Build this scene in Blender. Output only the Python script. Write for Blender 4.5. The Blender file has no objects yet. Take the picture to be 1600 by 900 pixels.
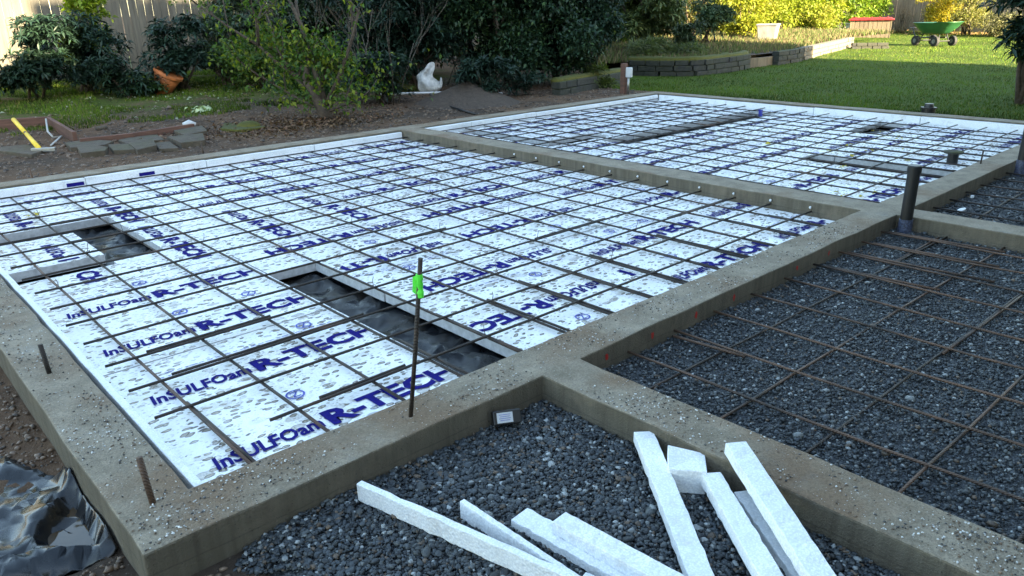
import bpy, bmesh, math, random
import numpy as np
from mathutils import Vector, Matrix, noise
random.seed(7); rng=np.random.default_rng(7)
F=0.3048                                    # the site is laid out on a one foot grid; everything is scaled to metres
scene=bpy.context.scene
C=scene.collection
# ------------------------------------------------------------------ camera
CAM=np.array([-1.5702844,-7.8389743,4.5853415]); FPX=1184.72
M=np.array([[0.73561516,-0.67713317,-0.01899995],[-0.24951631,-0.24477678,-0.93692366],[0.62977134,0.69395605,-0.34901728]])
cd=bpy.data.cameras.new('camera'); cam=bpy.data.objects.new('camera',cd); C.objects.link(cam)
cd.sensor_width=36; cd.lens=36*FPX/1600; cd.clip_end=2000; cd.clip_start=.05
rot=Matrix([[M[0][i],-M[1][i],-M[2][i]] for i in range(3)])
cam.matrix_world=Matrix.Translation(Vector(CAM*F))@rot.to_4x4()
scene.camera=cam
# ------------------------------------------------------------------ light
SUN_EL=math.radians(20); SUN_AZ=math.radians(-91)      # direction towards the sun, measured from +X
w=bpy.data.worlds.new('World'); scene.world=w; w.use_nodes=True
nt=w.node_tree; bg=nt.nodes['Background']
sky=nt.nodes.new('ShaderNodeTexSky'); sky.sky_type='NISHITA'; sky.sun_disc=False
sky.sun_elevation=SUN_EL; sky.sun_rotation=math.pi/2-SUN_AZ
sky.air_density=1.0; sky.dust_density=.6; sky.ozone_density=.8
tn=nt.nodes.new('ShaderNodeMix'); tn.data_type='RGBA'; tn.blend_type='MULTIPLY'; tn.inputs[0].default_value=1; tn.inputs[7].default_value=(1.10,1.05,.92,1)
nt.links.new(sky.outputs[0],tn.inputs[6]); nt.links.new(tn.outputs[2],bg.inputs[0]); bg.inputs[1].default_value=.105
sd=bpy.data.lights.new('sun','SUN'); so=bpy.data.objects.new('sun',sd); C.objects.link(so)
sd.energy=5.0; sd.angle=math.radians(.5); sd.color=(1,.82,.52)
dv=Vector((math.cos(SUN_AZ)*math.cos(SUN_EL),math.sin(SUN_AZ)*math.cos(SUN_EL),math.sin(SUN_EL)))
so.rotation_euler=dv.to_track_quat('Z','Y').to_euler()
vs=scene.view_settings; vs.view_transform='Standard'; vs.look='None'; vs.exposure=3.15; vs.gamma=1; vs.use_curve_mapping=False
scene.render.engine='CYCLES'

# ------------------------------------------------------------------ helpers
def at(u,v,z=0.):                            # photo pixel -> point (feet) on the level z
    d=M.T@np.array([(u-800)/FPX,(v-450)/FPX,1.]); t=(z-CAM[2])/d[2]
    return CAM+t*d
def dep(u,depth,z=0.):                       # bearing of a photo column at a given forward depth (feet)
    d=M.T@np.array([(u-800)/FPX,-.37,1.]); p=CAM+d*depth
    return np.array([p[0],p[1],z])
def tag(o,label=None,cat=None,group=None,kind=None):
    if label: o['label']=label
    if cat: o['category']=cat
    if group: o['group']=group
    if kind: o['kind']=kind
    return o
def empty(name,loc,label,cat,group=None):
    o=bpy.data.objects.new(name,None); C.objects.link(o); o.location=Vector([float(a)*F for a in loc]); o.empty_display_size=.1
    return tag(o,label,cat,group)
class MB:
    """collects geometry given in site feet; build() links it as one mesh object"""
    def __init__(s): s.v=[];s.f=[];s.m=[];s.k=0
    def add(s,vs,fs,mi=0):
        b=len(s.v); s.v+= [tuple(map(float,a)) for a in vs]; s.f+=[tuple(b+i for i in f) for f in fs]; s.m+=[mi]*len(fs); return s
    def box(s,c,size,rz=0,mi=0,taper=1.,R=None):
        hx,hy,hz=[a/2 for a in size]; vs=[]
        for z in (-1,1):
            t=taper if z>0 else 1.
            for x,y in ((-1,-1),(1,-1),(1,1),(-1,1)):
                p=Vector((x*hx*t,y*hy*t,z*hz))
                if R is not None: p=R@p
                elif rz: p=Matrix.Rotation(rz,3,'Z')@p
                vs.append(p+Vector(c))
        return s.add(vs,[(3,2,1,0),(4,5,6,7),(0,1,5,4),(1,2,6,5),(2,3,7,6),(3,0,4,7)],mi)
    def tube(s,pts,r,n=8,mi=0,cap=True):
        pts=[Vector(p) for p in pts]; rs=r if hasattr(r,'__len__') else [r]*len(pts)
        ring=[];vs=[];fs=[]
        up=None
        for i,p in enumerate(pts):
            t=(pts[min(i+1,len(pts)-1)]-pts[max(i-1,0)]).normalized()
            if up is None: up=Vector((0,0,1)) if abs(t.z)<.9 else Vector((1,0,0))
            a=t.cross(up).normalized(); b=a.cross(t); up=b
            for k in range(n):
                an=2*math.pi*k/n; vs.append(p+(a*math.cos(an)+b*math.sin(an))*rs[i])
        for i in range(len(pts)-1):
            for k in range(n):
                k2=(k+1)%n; fs.append((i*n+k,i*n+k2,(i+1)*n+k2,(i+1)*n+k))
        if cap: fs+= [tuple(range(n))[::-1],tuple((len(pts)-1)*n+k for k in range(n))]
        return s.add(vs,fs,mi)
    def build(s,name,mats,parent=None,smooth=False,bevel=0,origin=None,sub=0):
        me=bpy.data.meshes.new(name); v=np.array(s.v,dtype=float)
        if parent is not None:
            o0=np.array(parent_world(parent))
        else:
            o0=np.array(origin if origin is not None else [(v[:,0].min()+v[:,0].max())/2,(v[:,1].min()+v[:,1].max())/2,v[:,2].min()])*F
        me.from_pydata((v*F-o0).tolist(),[],s.f); me.polygons.foreach_set('material_index',s.m)
        for m in (mats if isinstance(mats,(list,tuple)) else [mats]): me.materials.append(m)
        if smooth: me.polygons.foreach_set('use_smooth',[True]*len(s.f))
        me.update()
        o=bpy.data.objects.new(name,me); C.objects.link(o)
        if parent is not None: o.parent=parent
        else: o.location=Vector(o0)
        if bevel:
            b=o.modifiers.new('b','BEVEL'); b.width=bevel*F; b.segments=2; b.limit_method='ANGLE'; b.angle_limit=math.radians(40)
        if sub:
            b=o.modifiers.new('s','SUBSURF'); b.levels=sub; b.render_levels=sub
        return o
def parent_world(o):
    p=Vector(o.location)
    while o.parent: o=o.parent; p=p+Vector(o.location)
    return p
def npmesh(name,V,Fc,mat,col=None,smooth=False,parent=None,origin=None):
    """big mesh from arrays (feet); Fc (n,3) triangles or (n,4) quads; col one value triple per vertex"""
    me=bpy.data.meshes.new(name); n=len(V); k=Fc.shape[1]
    o0=np.array(parent_world(parent)) if parent is not None else (np.array(origin if origin is not None else [V[:,0].mean(),V[:,1].mean(),V[:,2].min()])*F)
    me.vertices.add(n); me.vertices.foreach_set('co',(V*F-o0).astype(np.float32).ravel())
    me.loops.add(len(Fc)*k); me.loops.foreach_set('vertex_index',Fc.astype(np.int32).ravel())
    me.polygons.add(len(Fc)); me.polygons.foreach_set('loop_start',np.arange(0,len(Fc)*k,k,dtype=np.int32))
    me.polygons.foreach_set('loop_total',np.full(len(Fc),k,dtype=np.int32))
    if smooth: me.polygons.foreach_set('use_smooth',np.ones(len(Fc),dtype=bool))
    me.materials.append(mat); me.update(calc_edges=True)
    if col is not None:
        a=me.attributes.new('tint','FLOAT_COLOR','POINT'); c4=np.ones((n,4),np.float32); c4[:,:3]=col; a.data.foreach_set('color',c4.ravel())
    o=bpy.data.objects.new(name,me); C.objects.link(o)
    if parent is not None: o.parent=parent
    else: o.location=Vector(o0)
    return o
def nz(x,y,z=0,s=1.): return noise.noise(Vector((x*s,y*s,z*s)))
ORD='first second third fourth fifth sixth seventh eighth ninth tenth eleventh twelfth thirteenth fourteenth fifteenth sixteenth seventeenth eighteenth'.split()

# ------------------------------------------------------------------ materials
class NT:
    def __init__(s,name):
        s.m=bpy.data.materials.new(name); s.m.use_nodes=True; s.t=s.m.node_tree; s.p=s.t.nodes['Principled BSDF']; s.out=s.t.nodes['Material Output']
        s.co=s.n('ShaderNodeNewGeometry').outputs['Position']
    def n(s,k,**kw):
        a=s.t.nodes.new(k)
        for q,v in kw.items(): setattr(a,q,v)
        return a
    def l(s,a,b): s.t.links.new(a,b)
    def noise(s,scale,detail=4,rough=.6,vec=None,out=0):
        a=s.n('ShaderNodeTexNoise'); a.inputs['Scale'].default_value=scale; a.inputs['Detail'].default_value=detail; a.inputs['Roughness'].default_value=rough
        s.l(vec or s.co,a.inputs['Vector']); return a.outputs[out]
    def voro(s,scale,feature='F1',out='Distance',vec=None,rnd=1.):
        a=s.n('ShaderNodeTexVoronoi',feature=feature); a.inputs['Scale'].default_value=scale; a.inputs['Randomness'].default_value=rnd
        s.l(vec or s.co,a.inputs['Vector']); return a.outputs[out]
    def ramp(s,x,stops):
        a=s.n('ShaderNodeValToRGB'); e=a.color_ramp.elements
        while len(e)<len(stops): e.new(.5)
        for q,(p,c) in zip(e,stops):
            q.position=p; q.color=(c,c,c,1) if not hasattr(c,'__len__') else (*c,1)
        s.l(x,a.inputs[0]); return a.outputs[0]
    def mix(s,f,a,b,blend='MIX'):
        q=s.n('ShaderNodeMix',data_type='RGBA',blend_type=blend)
        for v,i in ((f,0),(a,6),(b,7)):
            if isinstance(v,(int,float)): q.inputs[i].default_value=v if i==0 else (v,v,v,1)
            elif isinstance(v,tuple): q.inputs[i].default_value=(*v,1)
            else: s.l(v,q.inputs[i])
        return q.outputs[2]
    def math(s,op,a,b=0.):
        q=s.n('ShaderNodeMath',operation=op)
        for v,i in ((a,0),(b,1)):
            if isinstance(v,(int,float)): q.inputs[i].default_value=v
            else: s.l(v,q.inputs[i])
        return q.outputs[0]
    def bump(s,h,strength=.5,dist=.01):
        b=s.n('ShaderNodeBump'); b.inputs['Strength'].default_value=strength; b.inputs['Distance'].default_value=dist
        s.l(h,b.inputs['Height']); s.l(b.outputs[0],s.p.inputs['Normal'])
    def base(s,c):
        if isinstance(c,tuple): s.p.inputs['Base Color'].default_value=(*c,1)
        else: s.l(c,s.p.inputs['Base Color'])
    def rough(s,r):
        if isinstance(r,(int,float)): s.p.inputs['Roughness'].default_value=r
        else: s.l(r,s.p.inputs['Roughness'])
    def attr(s):
        a=s.n('ShaderNodeAttribute'); a.attribute_name='tint'; return a.outputs['Color']
def simple(name,c,rough=.6,metal=0,vary=.25,scale=30,bump=.15,spec=.5):
    t=NT(name); t.p.inputs['Specular IOR Level'].default_value=spec; f=t.noise(scale); 
    t.base(t.mix(t.ramp(f,[(.3,0.),(.7,1.)]),tuple(x*(1-vary) for x in c),tuple(min(1,x*(1+vary)) for x in c)))
    t.rough(rough); t.p.inputs['Metallic'].default_value=metal
    if bump: t.bump(f,bump,.004)
    return t.m
def concrete():
    t=NT('concrete')
    big=t.noise(1.6,5); mid=t.noise(9,6,.7); fine=t.noise(140,3,.7)
    c=t.mix(t.ramp(mid,[(.25,0.),(.75,1.)]),(.165,.135,.092),(.380,.325,.240))
    c=t.mix(t.ramp(big,[(.50,0.),(.64,.85)]),c,(.195,.125,.070))          # brown silt
    c=t.mix(t.ramp(t.noise(4.3,6,.75),[(.56,0.),(.72,.5)]),c,(.27,.265,.24)) # dried laitance
    c=t.mix(t.ramp(fine,[(.42,0.),(.6,1.)]),c,t.mix(1.,c,(.72,.72,.72),'MULTIPLY'))
    # foam beads and grit
    sp=t.voro(95); gate=t.noise(3.1,4,.7)
    sm=t.math('MULTIPLY',t.ramp(sp,[(.10,1.),(.17,0.)]),t.ramp(gate,[(.38,0.),(.55,1.)]))
    sm=t.math('MULTIPLY',sm,t.ramp(t.voro(95,out='Color'),[(.45,0.),(.5,1.)]))
    c=t.mix(sm,c,(.62,.62,.6))
    dk=t.math('MULTIPLY',t.ramp(t.voro(60),[(.08,1.),(.16,0.)]),t.ramp(t.noise(6,3),[(.5,0.),(.62,1.)]))
    c=t.mix(dk,c,(.06,.045,.035))
    # vertical faces: board-formed, damp
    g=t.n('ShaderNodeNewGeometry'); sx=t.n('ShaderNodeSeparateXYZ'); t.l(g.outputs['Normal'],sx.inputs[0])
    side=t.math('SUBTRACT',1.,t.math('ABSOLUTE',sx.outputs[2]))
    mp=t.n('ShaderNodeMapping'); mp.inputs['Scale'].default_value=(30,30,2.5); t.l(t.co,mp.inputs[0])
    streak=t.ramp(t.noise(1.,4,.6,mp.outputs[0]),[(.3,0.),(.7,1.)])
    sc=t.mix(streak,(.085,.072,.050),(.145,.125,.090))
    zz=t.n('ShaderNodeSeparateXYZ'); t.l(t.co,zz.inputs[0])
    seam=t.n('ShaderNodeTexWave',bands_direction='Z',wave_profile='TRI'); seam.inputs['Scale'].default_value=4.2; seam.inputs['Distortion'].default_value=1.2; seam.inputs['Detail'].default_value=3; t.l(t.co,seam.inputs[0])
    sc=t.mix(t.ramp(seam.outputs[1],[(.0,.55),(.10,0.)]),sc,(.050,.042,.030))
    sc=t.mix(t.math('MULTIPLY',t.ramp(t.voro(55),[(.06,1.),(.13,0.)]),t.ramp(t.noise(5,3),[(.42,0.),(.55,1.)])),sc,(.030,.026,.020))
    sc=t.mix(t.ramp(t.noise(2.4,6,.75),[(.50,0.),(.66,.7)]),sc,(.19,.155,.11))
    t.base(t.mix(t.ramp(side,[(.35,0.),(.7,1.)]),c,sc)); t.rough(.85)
    t.bump(t.math('ADD',t.math('MULTIPLY',fine,.8),mid),.9,.009); return t.m
def foam_mat(name,stain=1.):
    t=NT(name)
    c=t.mix(t.ramp(t.noise(3,4),[(.35,0.),(.65,1.)]),(.80,.83,.84),(.90,.91,.91))
    rgh=.35
    if stain:
        w1=t.noise(9,3,.5,out=1)
        mx=t.n('ShaderNodeMix',data_type='VECTOR'); mx.inputs[0].default_value=.05; t.l(t.co,mx.inputs[4]); t.l(w1,mx.inputs[5])
        mp=t.n('ShaderNodeMapping'); mp.inputs['Scale'].default_value=(.75,1.25,1); mp.inputs['Rotation'].default_value=(0,0,.5); t.l(mx.outputs[1],mp.inputs[0])
        def drops(sc,r0,r1,gs,g0,g1):
            d=t.voro(sc,vec=mp.outputs[0]); pick=t.voro(sc,out='Color',vec=mp.outputs[0])
            inside=t.ramp(d,[(r0,1.),(r1,0.)])
            gate=t.ramp(t.noise(gs,4,.65),[(g0,0.),(g1,1.)])
            return t.math('MULTIPLY',t.math('MULTIPLY',inside,gate),t.ramp(pick,[(.18,0.),(.25,1.)])),d
        a,da=drops(27,.30,.36,2.0,.30,.46)
        b,db=drops(12,.26,.33,1.6,.46,.56)
        e,de=drops(55,.26,.33,2.6,.34,.50)
        dirt=t.mix(t.noise(40,3),(.13,.10,.06),(.36,.32,.25))
        c=t.mix(t.math('MULTIPLY',e,.6),c,(.30,.26,.20))
        c=t.mix(t.math('MULTIPLY',a,.9),c,dirt)
        ringa=t.math('MULTIPLY',a,t.ramp(da,[(.20,0.),(.27,1.)]))
        c=t.mix(t.math('MULTIPLY',ringa,.95),c,(.07,.06,.05))
        c=t.mix(t.math('MULTIPLY',b,.6),c,dirt)
        ringb=t.math('MULTIPLY',b,t.ramp(db,[(.22,0.),(.28,1.)]))
        c=t.mix(t.math('MULTIPLY',ringb,.6),c,(.20,.16,.11))
        sm=t.ramp(t.noise(5,6,.8),[(.58,0.),(.70,.6)])
        c=t.mix(sm,c,(.42,.38,.31))
        blue=t.ramp(t.noise(1.7,5,.7),[(.60,0.),(.70,.2)])
        c=t.mix(blue,c,(.50,.58,.80))
        rg=t.math('SUBTRACT',.42,t.math('MULTIPLY',t.math('MAXIMUM',a,b),.32)); t.rough(rg)
    else:
        d=t.ramp(t.noise(9,8,.8),[(.52,0.),(.66,.55)]); c=t.mix(d,c,(.46,.42,.37)); c=t.mix(t.ramp(t.voro(150),[(.3,.0),(.6,.35)]),c,(.50,.54,.60)); t.rough(.55)
    t.base(c)
    t.bump(t.voro(110),.6,.003); return t.m
def gravel_mat(name='gravel'):
    t=NT(name); a=t.attr(); f=t.noise(90,4)
    c=t.mix(1.,a,t.ramp(f,[(.3,.7),(.7,1.25)]),'MULTIPLY'); t.base(c); t.rough(.5); t.bump(f,.3,.002); return t.m
def soil_mat():
    t=NT('soil')
    f=t.noise(7,8,.75); g=t.noise(60,5,.7)
    c=t.mix(t.ramp(f,[(.3,0.),(.7,1.)]),(.080,.048,.030),(.175,.112,.070))
    c=t.mix(t.ramp(t.noise(.9,5),[(.45,0.),(.62,1.)]),c,(.065,.048,.036))
    c=t.mix(t.ramp(t.voro(70),[(.10,.8),(.2,0.)]),c,(.22,.19,.16))
    # turf and moss mask from the plan: lawn beyond the far wall and the strip under the shrubs
    sx=t.n('ShaderNodeSeparateXYZ'); t.l(t.co,sx.inputs[0]); X,Y=sx.outputs[0],sx.outputs[1]
    def step(v,a,b,inv=False):
        q=t.n('ShaderNodeMapRange'); t.l(v,q.inputs[0]); q.inputs[1].default_value=a*F; q.inputs[2].default_value=b*F
        if inv: q.inputs[3].default_value=1; q.inputs[4].default_value=0
        return q.outputs[0]
    wob=t.math('MULTIPLY',t.math('SUBTRACT',t.noise(1.2,4),.5),2.2)
    Yw=t.math('ADD',Y,wob); Xw=t.math('ADD',X,wob)
    lawn=t.math('MULTIPLY',step(X,31.6,32.1),step(Yw,24,27,True))
    lawn=t.math('MAXIMUM',lawn,t.math('MULTIPLY',step(X,62,66),step(Yw,38,42,True)))
    moss=t.math('MULTIPLY',t.math('MULTIPLY',step(Yw,27,31),step(Xw,27,31,True)),.85)
    moss=t.math('MULTIPLY',moss,t.ramp(t.noise(3,5,.7),[(.38,.15),(.5,1.)]))
    gm=t.math('MAXIMUM',lawn,moss)
    gc=t.mix(t.ramp(t.noise(22,6,.8),[(.3,0.),(.7,1.)]),(.028,.052,.006),(.070,.112,.010))
    gc=t.mix(t.ramp(t.noise(1.4,5,.7),[(.55,0.),(.72,.6)]),gc,(.10,.105,.035))
    t.base(t.mix(gm,c,gc)); t.rough(.95); t.p.inputs['Specular IOR Level'].default_value=.15
    t.bump(t.math('ADD',f,t.math('MULTIPLY',g,.6)),.8,.03); return t.m
def leaf_mat(name,trans=.25,rough=.42):
    t=NT(name); a=t.attr(); t.base(a); t.rough(rough); t.p.inputs['Specular IOR Level'].default_value=.22
    tr=t.n('ShaderNodeBsdfTranslucent'); t.l(t.mix(1.,a,(1.3,1.5,.5),'MULTIPLY'),tr.inputs[0])
    mx=t.n('ShaderNodeMixShader'); mx.inputs[0].default_value=trans; t.l(t.p.outputs[0],mx.inputs[1]); t.l(tr.outputs[0],mx.inputs[2]); t.l(mx.outputs[0],t.out.inputs[0]); return t.m
def rebar_mat(name,rust):
    t=NT(name); f=t.noise(18,5,.7)
    c=t.mix(t.ramp(f,[(.35,0.),(.65,1.)]),(.022,.019,.017),(.055,.040,.030))
    c=t.mix(t.ramp(t.noise(2.2,4,.7),[(.55-.2*rust,0.),(.7-.15*rust,.9)]),c,(.135,.080,.052))
    t.base(c); t.p.inputs['Metallic'].default_value=.35; t.rough(.55)
    wv=t.n('ShaderNodeTexWave',bands_direction='DIAGONAL'); wv.inputs['Scale'].default_value=55; t.l(t.co,wv.inputs[0])
    t.bump(wv.outputs[1],.7,.002); return t.m
def plastic_mat(name='black_polythene',spec=.3,r0=.2,r1=.45,brown=.35):
    t=NT(name); f=t.noise(8,5,.7)
    c=t.mix(t.ramp(f,[(.45,0.),(.7,1.)]),(.006,.007,.009),(.018,.020,.023))
    c=t.mix(t.ramp(t.noise(2.6,5,.7),[(.54,0.),(.66,brown)]),c,(.050,.036,.018))
    t.base(c); t.p.inputs['Specular IOR Level'].default_value=spec; t.rough(t.ramp(f,[(.3,r0),(.7,r1)])); t.bump(t.noise(5,2,.5),.5,.03); return t.m
def wood_mat(name,a,b,scale=1.,vert=True):
    t=NT(name); mp=t.n('ShaderNodeMapping'); mp.inputs['Scale'].default_value=(14*scale,14*scale,1.2) if vert else (3,3,30); t.l(t.co,mp.inputs[0])
    f=t.noise(1.,6,.7,mp.outputs[0]); c=t.mix(t.ramp(f,[(.3,0.),(.7,1.)]),a,b)
    c=t.mix(t.ramp(t.noise(1.2,4),[(.5,0.),(.7,.5)]),c,tuple(x*.55 for x in a)); t.base(c); t.rough(.85); t.bump(f,.5,.01); return t.m
def stone_mat(name,a,b,moss=.5):
    t=NT(name); f=t.noise(14,6,.7); c=t.mix(t.ramp(f,[(.3,0.),(.7,1.)]),a,b)
    g=t.n('ShaderNodeNewGeometry'); sx=t.n('ShaderNodeSeparateXYZ'); t.l(g.outputs['Normal'],sx.inputs[0])
    mk=t.math('MULTIPLY',t.ramp(sx.outputs[2],[(.3,.25),(.8,1.)]),t.ramp(t.noise(3,5,.7),[(.6-.3*moss,0.),(.72-.3*moss,1.)]))
    c=t.mix(t.math('MULTIPLY',mk,moss),c,(.055,.060,.010)); t.base(c); t.rough(.9); t.bump(f,.7,.015); return t.m
def fence_mat():
    t=NT('weathered_fence_boards'); mp=t.n('ShaderNodeMapping'); mp.inputs['Scale'].default_value=(16,16,1.0); t.l(t.co,mp.inputs[0])
    f=t.noise(1.,7,.75,mp.outputs[0]); c=t.mix(t.ramp(f,[(.3,0.),(.7,1.)]),(.062,.057,.046),(.150,.138,.108))
    c=t.mix(t.ramp(t.noise(1.1,4),[(.45,0.),(.7,.6)]),c,(.060,.053,.043)); t.base(c); t.rough(.85); t.bump(f,.6,.012); return t.m

MAT=dict(
 concrete=concrete(), foam=foam_mat('wet_foam_board',1), foam_clean=foam_mat('cut_foam',0), soil=soil_mat(), gravel=gravel_mat(),
 rebar=rebar_mat('dark_rebar',0.), rust=rebar_mat('rusty_rebar',1.), poly=plastic_mat(), polyshiny=plastic_mat('glossy_polythene',.5,.17,.36,.5), fence=fence_mat(),
 leaf=leaf_mat('leaf_matte',.12,.5), leafg=leaf_mat('leaf_glossy',.08,.42), leafl=leaf_mat('leaf_light',.35,.5), grass=leaf_mat('grass_blade',.12,.85),
 bark=simple('bark',(.075,.055,.040),.9,0,.4,25,.5), barkp=simple('bare_twig',(.075,.060,.045),.9,0,.3,40,.2),
 ink=simple('blue_ink',(.012,.010,.15),.8,0,.3,60,0,.08), inkf=simple('faint_blue_ink',(.10,.12,.40),.8,0,.3,60,0,.1),
 pipe=simple('black_abs',(.007,.0075,.008),.45,0,.4,12,.1), mesh=simple('printed_wrap',(.05,.06,.10),.5,0,.9,90,.4),
 green=simple('lime_tape',(.10,.80,.05),.5,0,.15,30,.2), red=simple('red_paint',(.40,.022,.014),.7,0,.3,60,.1),
 white=simple('white_plastic',(.52,.53,.54),.4,0,.08,10,.1), blue=simple('blue_plastic',(.02,.03,.30),.4,0,.2,10,.1),
 black=simple('black_plastic',(.012,.012,.013),.4,0,.3,20,.1), water=None,
 timber=wood_mat('red_brown_timber',(.080,.040,.028),(.170,.085,.060),1,False), cedar=wood_mat('bin_boards',(.085,.065,.042),(.19,.15,.10)),
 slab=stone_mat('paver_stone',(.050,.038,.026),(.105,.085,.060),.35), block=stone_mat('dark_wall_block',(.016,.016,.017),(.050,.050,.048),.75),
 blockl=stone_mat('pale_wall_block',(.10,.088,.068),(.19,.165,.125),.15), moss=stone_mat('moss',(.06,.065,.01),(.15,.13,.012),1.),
 redlid=simple('red_lid',(.30,.020,.022),.45,0,.25,8,.2), cartg=simple('green_poly_tub',(.022,.105,.040),.38,0,.15,6,.1), tyre=simple('tyre_rubber',(.02,.02,.02),.8,0,.3,30,.2),
 steel=simple('galvanised_steel',(.35,.35,.34),.4,.8,.2,20,.1), terracotta=simple('orange_clay',(.42,.13,.035),.6,0,.25,8,.2), yellow=simple('yellow_fibreglass',(.80,.55,.03),.4,0,.12,20,.1),
 wall=simple('pale_siding',(.46,.43,.38),.8,0,.08,3,.1), roof=simple('roof_shingle',(.07,.065,.06),.9,0,.3,12,.4), bagw2=simple('dull_white_tub',(.26,.25,.23),.6,0,.3,6,.2), rimgrey=simple('wheel_rim',(.16,.16,.15),.5,0,.2,10,.1), bagw=simple('white_sack',(.50,.50,.48),.45,0,.5,9,.9),
 twine=simple('pale_hose',(.42,.42,.40),.6,0,.15,20,.1), wire=simple('tie_wire',(.10,.085,.075),.5,.5,.2,40,0))
t=NT('muddy_water'); t.base(t.mix(t.ramp(t.noise(5,4),[(.4,0.),(.65,1.)]),(.050,.032,.014),(.085,.055,.028))); t.rough(.03); t.bump(t.noise(10,2),.04,.01); MAT['water']=t.m; MAT['foam_cut']=simple('cut_foam_edge',(.55,.56,.57),.7,0,.2,30,.4)

# ------------------------------------------------------------------ ground
def sm(a,b,x): 
    t=min(1,max(0,(x-a)/(b-a))); return t*t*(3-2*t)
def gz(x,y):
    if 5.2<x<200 and y<-1.3 and x<33 and y>-16.5: return -.6
    if -.15<x<31.3 and -16.2<y<16.9 and not (y<-1.3 and x<.6):
        return -.75
    z=.16
    if y>17.0: z+= sm(19,44,y)*.9*(1-.75*sm(26,45,x))+ .05*nz(x,y,0,.5)
    if y<=17.2 and x<1: z= -.22+ .38*sm(3,20,y)            # left of the near wall the soil is low
    if x<-.3 and y<17.2: z+= .12*sm(-1.2,-4,x)
    if y<-1.7 and x<.8: z=-.17-.04*sm(-2,-5,y)
    if x<-.4: z+= .05*nz(x,y,3,1.3)+.03*nz(x,y,5,4)
    # hollow under the black sheet
    d=math.hypot((x+.72)/.40,(y-.0)/.72); z-= .26*(1-sm(.7,1.45,d)) if x<-.4 else 0
    if y>17.2: z+= .035*nz(x,y,2,1.7)+.02*nz(x,y,7,5)
    return z
def cuts(a,b,f0,f1,fine,mid): 
    s=[]; x=f0
    while x<=f1+1e-6: s.append(x); x+=fine
    lo=[];x=f0;st=fine
    while x>a: st*=1.22; x-=st; lo.append(max(x,a))
    hi=[];x=s[-1];st=fine
    while x<b: st=st*1.22 if mid is None or x>mid else min(st*1.22,1.2); x+=st; hi.append(min(x,b))
    return sorted(set(lo+s+hi))
gx=cuts(-900,1500,-4,6,.16,60); gy=cuts(-900,1200,-5,6,.18,60)
# keep the drop under the walls crisp
gx=sorted(set(gx+[-.38,-.12,31.2,31.45])); gy=sorted(set(gy+[16.85,17.1]))
V=np.array([(x,y,gz(x,y)) for y in gy for x in gx]); nx=len(gx)
Fc=np.array([(j*nx+i,j*nx+i+1,(j+1)*nx+i+1,(j+1)*nx+i) for j in range(len(gy)-1) for i in range(nx-1)])
g=npmesh('ground',V,Fc,MAT['soil'],smooth=True,origin=(0,0,0)); tag(g,kind='structure')

# ------------------------------------------------------------------ cell extrusion (walls and foam boards)
def cells(xs,ys,inside,z0,z1,step=None,wob=0.,wz=0.):
    def fine(a):
        o=[]
        for p,q in zip(a,a[1:]):
            n=max(1,int(math.ceil((q-p)/step))) if step else 1
            o+= [p+(q-p)*k/n for k in range(n)]
        return o+[a[-1]]
    xs=fine(sorted(set(xs))); ys=fine(sorted(set(ys))); nx,ny=len(xs),len(ys)
    K=[[inside((xs[i]+xs[i+1])/2,(ys[j]+ys[j+1])/2) for i in range(nx-1)] for j in range(ny-1)]
    mb=MB(); idx={}
    def vt(i,j,t):
        k=(i,j,t)
        if k not in idx:
            x,y=xs[i],ys[j]; z=z1 if t else z0
            if wob: x+= wob*nz(xs[i],ys[j],1.7,1.9)+wob*.5*nz(xs[i],ys[j],4.7,7); y+= wob*nz(ys[j],xs[i],9.2,1.9)+wob*.5*nz(ys[j],xs[i],2.2,7)
            if wz and t: z+= wz*nz(xs[i],ys[j],5.5,1.3)+wz*.5*nz(xs[i],ys[j],5.5,6)
            idx[k]=len(mb.v); mb.v.append((x,y,z))
        return idx[k]
    def fa(*q): mb.f.append(q); mb.m.append(0)
    g=lambda i,j: 0<=i<nx-1 and 0<=j<ny-1 and K[j][i]
    for j in range(ny-1):
        for i in range(nx-1):
            if not K[j][i]: continue
            fa(vt(i,j,1),vt(i+1,j,1),vt(i+1,j+1,1),vt(i,j+1,1)); fa(vt(i,j+1,0),vt(i+1,j+1,0),vt(i+1,j,0),vt(i,j,0))
            if not g(i,j-1): fa(vt(i,j,0),vt(i+1,j,0),vt(i+1,j,1),vt(i,j,1))
            if not g(i,j+1): fa(vt(i+1,j+1,0),vt(i,j+1,0),vt(i,j+1,1),vt(i+1,j+1,1))
            if not g(i-1,j): fa(vt(i,j+1,0),vt(i,j,0),vt(i,j,1),vt(i,j+1,1))
            if not g(i+1,j): fa(vt(i+1,j,0),vt(i+1,j+1,0),vt(i+1,j+1,1),vt(i+1,j,1))
    return mb
WALLS=[(-.38,.28,-1.78,17.15),(-.38,31.5,-1.78,-1.08),(-.38,31.5,16.45,17.15),(30.8,31.5,-16,17.15),(14.91,15.80,-1.08,16.45),(4.4,5.1,-16,-1.78),(15.1,15.8,-16,-1.78)]
inw=lambda x,y: any(a<x<b and c<y<d for a,b,c,d in WALLS)
ww=cells([v for a in WALLS for v in a[:2]],[v for a in WALLS for v in a[2:]],inw,-.8,.25,.45,.022,.012).build('concrete_foundation_wall',MAT['concrete'],bevel=.022,origin=(-.05,-1.43,.25))
tag(ww,'low grey concrete foundation wall framing the white foam bays and gravel beds','foundation wall')

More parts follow.
